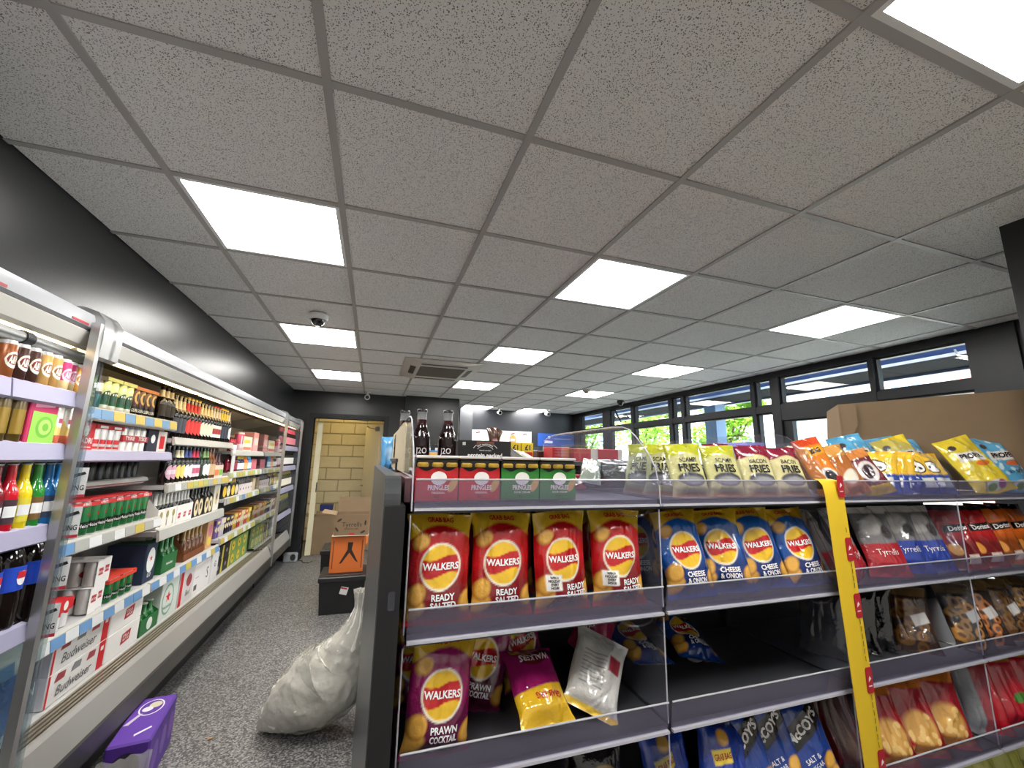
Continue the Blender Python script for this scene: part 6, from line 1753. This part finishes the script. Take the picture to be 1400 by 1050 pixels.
# ================================================================== THINGS ON THE FLOOR
# clear rubbish bag
def add_bump(m, scale, strength):
    nt = m.node_tree
    tc = nt.nodes.new('ShaderNodeTexCoord'); n = nt.nodes.new('ShaderNodeTexNoise'); n.inputs['Scale'].default_value = scale; n.inputs['Detail'].default_value = 3; n.inputs['Distortion'].default_value = 1.5
    bp = nt.nodes.new('ShaderNodeBump'); bp.inputs['Strength'].default_value = strength; bp.inputs['Distance'].default_value = .02
    nt.links.new(tc.outputs['Object'], n.inputs['Vector']); nt.links.new(n.outputs['Fac'], bp.inputs['Height'])
    for q in nt.nodes:
        if q.bl_idname in ('ShaderNodeBsdfGlossy', 'ShaderNodeBsdfDiffuse', 'ShaderNodeFresnel'):
            nt.links.new(bp.outputs['Normal'], q.inputs['Normal'])
path = [((-.49, 2.88, .02), .012), ((-.44, 2.87, .06), .07), ((-.35, 2.85, .125), .14), ((-.24, 2.83, .19), .195), ((-.13, 2.81, .26), .205), ((-.07, 2.79, .36), .155), ((-.03, 2.76, .47), .10), ((-.005, 2.74, .56), .058), ((.0, 2.735, .64), .034), ((.004, 2.735, .69), .04), ((.008, 2.735, .735), .05)]
def sackmesh(name, scale, mt, seed, parent=None, amp=.012, n=110, m_=130):
    rng = np.random.RandomState(seed)
    C = np.array([p for p, r in path]); R = np.array([r for p, r in path]) * scale
    tt = np.linspace(0, len(path) - 1, m_); i0 = np.clip(tt.astype(int), 0, len(path) - 2); fr = (tt - i0)[:, None]
    fr = fr * fr * (3 - 2 * fr) * .5 + fr * .5
    P_ = C[i0] * (1 - fr) + C[i0 + 1] * fr; r_ = R[i0] * (1 - fr[:, 0]) + R[i0 + 1] * fr[:, 0]
    t0 = np.gradient(P_, axis=0); t0 /= np.linalg.norm(t0, axis=1)[:, None]
    a = np.cross(t0, [0, 1, 0]); a /= np.linalg.norm(a, axis=1)[:, None]; b_ = np.cross(t0, a)
    th = np.linspace(0, 2 * math.pi, n, endpoint=False)
    D = a[:, None, :] * np.cos(th)[None, :, None] + b_[:, None, :] * np.sin(th)[None, :, None] * .95
    Q = P_[:, None, :] + D * r_[:, None, None]
    w = np.zeros(Q.shape[:2])
    for k in range(16):                                   # ridged folds
        d = rng.normal(size=3); d /= np.linalg.norm(d)
        f = 22 * 1.2 ** k
        w += (np.abs(np.sin(Q @ d * f + rng.uniform(0, 6.3) + .8 * np.sin(Q @ rng.normal(size=3) * 9))) - .6) * .9 ** k * .42
    neck = np.clip((np.arange(m_) - m_ * .55) / (m_ * .2), 0, 1)[:, None]
    for k in (7, 11, 17):
        w += neck * .5 * np.sin(k * th + rng.uniform(0, 6))[None, :]
    Q = Q + D * (w * amp * np.clip(r_ / .12, .25, 1)[:, None])[:, :, None]
    Q[:, :, 0] = np.minimum(Q[:, :, 0], .038); Q[:, :, 2] = np.maximum(Q[:, :, 2], .004)
    F = [(i * n + j, (i + 1) * n + j, (i + 1) * n + (j + 1) % n, i * n + (j + 1) % n) for i in range(m_ - 1) for j in range(n)]
    m = MB(); m.add(Q.reshape(-1, 3).tolist(), F); m.add(Q[0].tolist(), [tuple(range(n))])
    return m.build(name, mt, parent, smooth=80)
M_SACK = clear_mat('clear_sack', (236, 236, 232), cloud=.22, cloudcol=(246, 245, 242), rough=.1, ior=1.8)
M_FILL = mat('white_film_scrap', (236, 234, 228), rough=.3, bump=(36, .6, .012), var=(12, .12))
add_bump(M_SACK, 34, .6)
sk = sackmesh('rubbish_sack', 1.0, M_SACK, 3, None, .013); tag(sk, 'clear plastic sack of white film tied at the top, on the floor', 'sack')
sackmesh('film_scraps', .93, M_FILL, 9, sk, .016)

# purple drinks multipack
t = thing('purple_multipack', 'torn purple drinks multipack on the floor beside the fridge', 'multipack', (-.955, 2.70, 0), math.radians(7))
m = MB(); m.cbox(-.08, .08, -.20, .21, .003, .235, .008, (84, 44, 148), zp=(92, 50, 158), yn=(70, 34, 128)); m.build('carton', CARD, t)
l = MB(); l.disc((.0, .10, .236), ux, (0, 1, 0), .05, .075, (236, 232, 240), 24); l.disc((.0, .10, .2364), ux, (0, 1, 0), .044, .068, (84, 44, 148), 24); l.build('white_ring', PAPER, t)
l = MB(); l.disc((.012, .12, .2368), ux, (0, 1, 0), .026, .03, (206, 204, 170), 18); l.disc((-.012, .085, .2369), ux, (0, 1, 0), .022, .024, (226, 222, 230), 18); l.build('fruit_shapes', PAPER, t)
l = MB(); l.poly((-.07, -.04, .2364), ux, (0, 1, 0), [(0, 0), (.02, 0), (.05, .09), (.035, .09)], (206, 200, 210)); l.build('torn_edge', PAPER, t)
l = MB(); l.poly((.03, -.12, .2366), (.7, .7, 0), (-.7, .7, 0), [(-.04, 0), (.035, 0), (.04, .012), (-.03, .014)], (226, 222, 232)); l.build('white_flash', PAPER, t)
l = MB(); l.disc((.0, -.2012, .15), ux, uz, .05, .05, (34, 24, 50), 20); l.build('fruit_picture', PAPER, t)
for k in range(3):
    l = MB(); l.disc((.0808, -.1 + .12 * k, .12), (0, 1, 0), uz, .045, .06, (120, 84, 170), 18); l.build('side_picture', PAPER, t)
g = np.random.RandomState(4); m = MB(); V = []; F = []
for i in range(9):
    for j in range(11):
        V.append((-.095 + .19 * j / 10, -.205 - .05 * (i / 8) ** .6 - .012 * g.uniform(), .17 * (1 - (i / 8)) + .01 + .02 * g.uniform()))
for i in range(8):
    for j in range(10):
        F.append((i * 11 + j, i * 11 + j + 1, (i + 1) * 11 + j + 1, (i + 1) * 11 + j))
m.add(V, F); m.build('torn_film', clear_mat('torn_clear_film', (236, 236, 238), cloud=.25, cloudcol=(226, 224, 222), rough=.1, ior=1.5), t, smooth=80)

m = MB(); m.add([(0, 0, .001), (.025, .006, .005), (.04, .0, .012), (.03, .016, .006), (.012, .018, .003), (.006, .01, .008)], [(0, 1, 5), (1, 2, 3), (1, 3, 4, 5)], (196, 160, 110)); m.add([(0, 0, .0), (.025, .006, .002), (.03, .016, .003), (.012, .018, .001)], [(0, 3, 2, 1)], (170, 136, 90))
o = m.build('dry_leaf', PAPER); o.location = (-.73, 2.88, .001); tag(o, 'small dry tan leaf scrap on the speckled floor', 'leaf')

# black crate and boxes by the store room
def crate(label, x0, x1, y0, y1, h, sticker=False):
    t = thing('storage_crate', label, 'crate', ((x0 + x1) / 2, (y0 + y1) / 2, 0))
    a, b_ = (x1 - x0) / 2, (y1 - y0) / 2
    m = MB(); e = .012
    m.add([(-a + .02, -b_ + .02, 0), (a - .02, -b_ + .02, 0), (a - .02, b_ - .02, 0), (-a + .02, b_ - .02, 0), (-a, -b_, h - .05), (a, -b_, h - .05), (a, b_, h - .05), (-a, b_, h - .05)], [(3, 2, 1, 0), (0, 1, 5, 4), (1, 2, 6, 5), (2, 3, 7, 6), (3, 0, 4, 7), (4, 5, 6, 7)]); m.build('tub', M_RACK, t)
    m = MB(); m.cbox(-a - e, a + e, -b_ - e, b_ + e, h - .05, h, .008); m.cbox(-a + .03, a - .03, -b_ + .03, b_ - .03, h - .001, h + .008, .003); m.build('lid', mat('crate_lid', (34, 34, 36), rough=.4), t)
    if sticker:
        m = MB(); m.poly((.02, -b_ - .001, h * .62), (.97, 0, -.25), (.25, 0, .97), [(-.035, -.035), (.035, -.035), (.035, .035), (-.035, .035)], (206, 204, 204)); m.poly((.02, -b_ - .0016, h * .66), (.97, 0, -.25), (.25, 0, .97), [(-.03, 0), (.03, 0), (.03, .014), (-.03, .014)], (176, 60, 60)); m.build('sticker', PAPER, t)
crate('black lidded storage crate on the floor under the orange box', -.40, .02, 4.62, 5.05, .345, True)
crate('taller black crate standing behind the orange box', -.46, -.02, 5.22, 5.65, .48)
m = MB(); m.cbox(-.16, .16, -.14, .14, 0, .36, .004, (196, 104, 44), yn=(202, 106, 44)); o = m.build('orange_box', CARD); o.location = (-.175, 4.86, .355); o.rotation_euler = (0, 0, .02); tag(o, 'orange cardboard box with black drawing on the storage crate', 'box')
l = MB(); c_ = (40, 26, 22)
l.poly((.02, -.141, .09), ux, uz, [(-.09, 0), (-.07, 0), (.0, .1), (.06, .02), (.09, .0), (.02, .13), (.03, .2), (-.02, .2), (-.02, .13)], c_); l.build('drawing', PAPER, o)
for x_ in (-.135, .14):
    l = MB(); l.poly((x_, -.141, .04), ux, uz, [(-.005, 0), (.005, 0), (.005, .27), (-.005, .27)], (120, 60, 30)); l.build('edge_print', PAPER, o)
t = thing('snack_box', 'open brown cardboard box with leaf print stacked on the orange box', 'box', (-.15, 4.84, .718))
def openbox(t, w, d, h, back, mt, inner):
    m = MB(); e = .004
    m.box(-w, w, -d, -d + e, 0, h); m.build('front', mt, t)
    m = MB(); m.box(-w, w, d - e, d, 0, h); m.build('back', mt, t)
    for s_ in (-1, 1):
        m = MB(); m.box(min(s_ * w, s_ * (w - e)), max(s_ * w, s_ * (w - e)), -d + e, d - e, 0, h); m.build('side', mt, t)
    m = MB(); m.box(-w, w, -d, d, 0, .004); m.build('bottom', mt, t)
    m = MB(); m.prism([(-w, d, h), (w, d, h), (w * .98, d + .04, h + back), (-w * .98, d + .04, h + back)], (0, .004, 0)); m.build('flap', mt, t)
    m = MB(); m.prism([(-w, -d, h), (-w, d, h), (-w - .13, d * .8, h + .03), (-w - .13, -d * .9, h + .02)], (0, 0, .004)); m.build('flap', mt, t)
openbox(t, .165, .15, .2, .15, M_CB, None)
l = MB(); l.text('Tyrrells', (0, -.1515, .085), ux, uz, .045, (44, 32, 26), .0, maxw=.19); l.build('lettering', PAPER, t)
l = MB(); l.text('POTATO CHIPS', (0, -.1515, .055), ux, uz, .014, (44, 32, 26), .01, maxw=.15); l.build('lettering', PAPER, t)
for x, zz, a in ((-.12, .15, .6), (-.14, .06, 2.2), (.13, .12, 1.5), (.11, .03, .5)):
    l = MB(); l.disc((x, -.1515, zz), (math.cos(a), 0, math.sin(a)), (-math.sin(a), 0, math.cos(a)), .026, .01, (44, 34, 26), 12); l.build('leaf_print', PAPER, t)
l = MB(); l.box(-.18, .17, -.165, -.10, -.004, .0, (226, 218, 200)); l.build('paper_sheet', PAPER, t)
l = MB(); l.poly((.0, -.1516, .005), ux, uz, [(-.02, 0), (.03, 0), (.03, .018), (-.02, .018)], (196, 40, 40)); l.build('red_sticker', PAPER, t)
m = MB(); m.cbox(-.09, .09, -.1, .1, 0, .34, .02, (214, 112, 36)); o = m.build('orange_bag', CARD); o.location = (-.07, 5.43, .490); tag(o, 'bright orange pack behind the boxes next to the rack end', 'pack')
t = thing('brown_carton', 'plain brown cardboard carton in the store room doorway', 'box', (-.62, 7.55, 0))
openbox(t, .2, .17, .56, .05, M_CB, None)
m = MB(); m.add([(-.085, -.08, 0), (.085, -.08, 0), (.085, .08, 0), (-.085, .08, 0), (-.1, -.1, .22), (.1, -.1, .22), (.1, .1, .22), (-.1, .1, .22)], [(3, 2, 1, 0), (0, 1, 5, 4), (1, 2, 6, 5), (2, 3, 7, 6), (3, 0, 4, 7), (4, 5, 6, 7)], (36, 48, 110))
o = m.build('blue_tub', CARD); o.location = (-.68, 7.90, .482); tag(o, 'dark blue tub behind the brown carton in the store room', 'tub')
t = thing('tall_carton', 'tall brown carton under the blue tub in the store room', 'box', (-.60, 7.97, 0))
m = MB(); m.cbox(-.2, .2, -.18, .18, 0, .48, .004); m.build('body', M_CB, t)
m = MB(); m.box(-.03, .03, -.1815, -.18, .1, .48); m.build('tape', mat('parcel_tape', (190, 160, 110), rough=.3), t)
t = thing('alarm_box', 'grey plastic box with dark round grille on the floor by the far fridge', 'box', (-1.02, 6.98, 0), math.radians(-6))
MB().cbox(-.09, .09, -.05, .05, 0, .125, .014).build('case', mat('grey_plastic', (150, 152, 154), rough=.4), t)
l = MB(); l.disc((.045, -.0508, .07), ux, uz, .036, .045, (40, 42, 46), 20); l.build('grille', PAPER, t)
m = MB(); m.tube([(.09, 0, .02), (.16, .02, .006), (.2, -.1, .006), (.28, -.12, .006), (.3, -.02, .006)], .005, 6); m.build('cable', BLACKM, t)
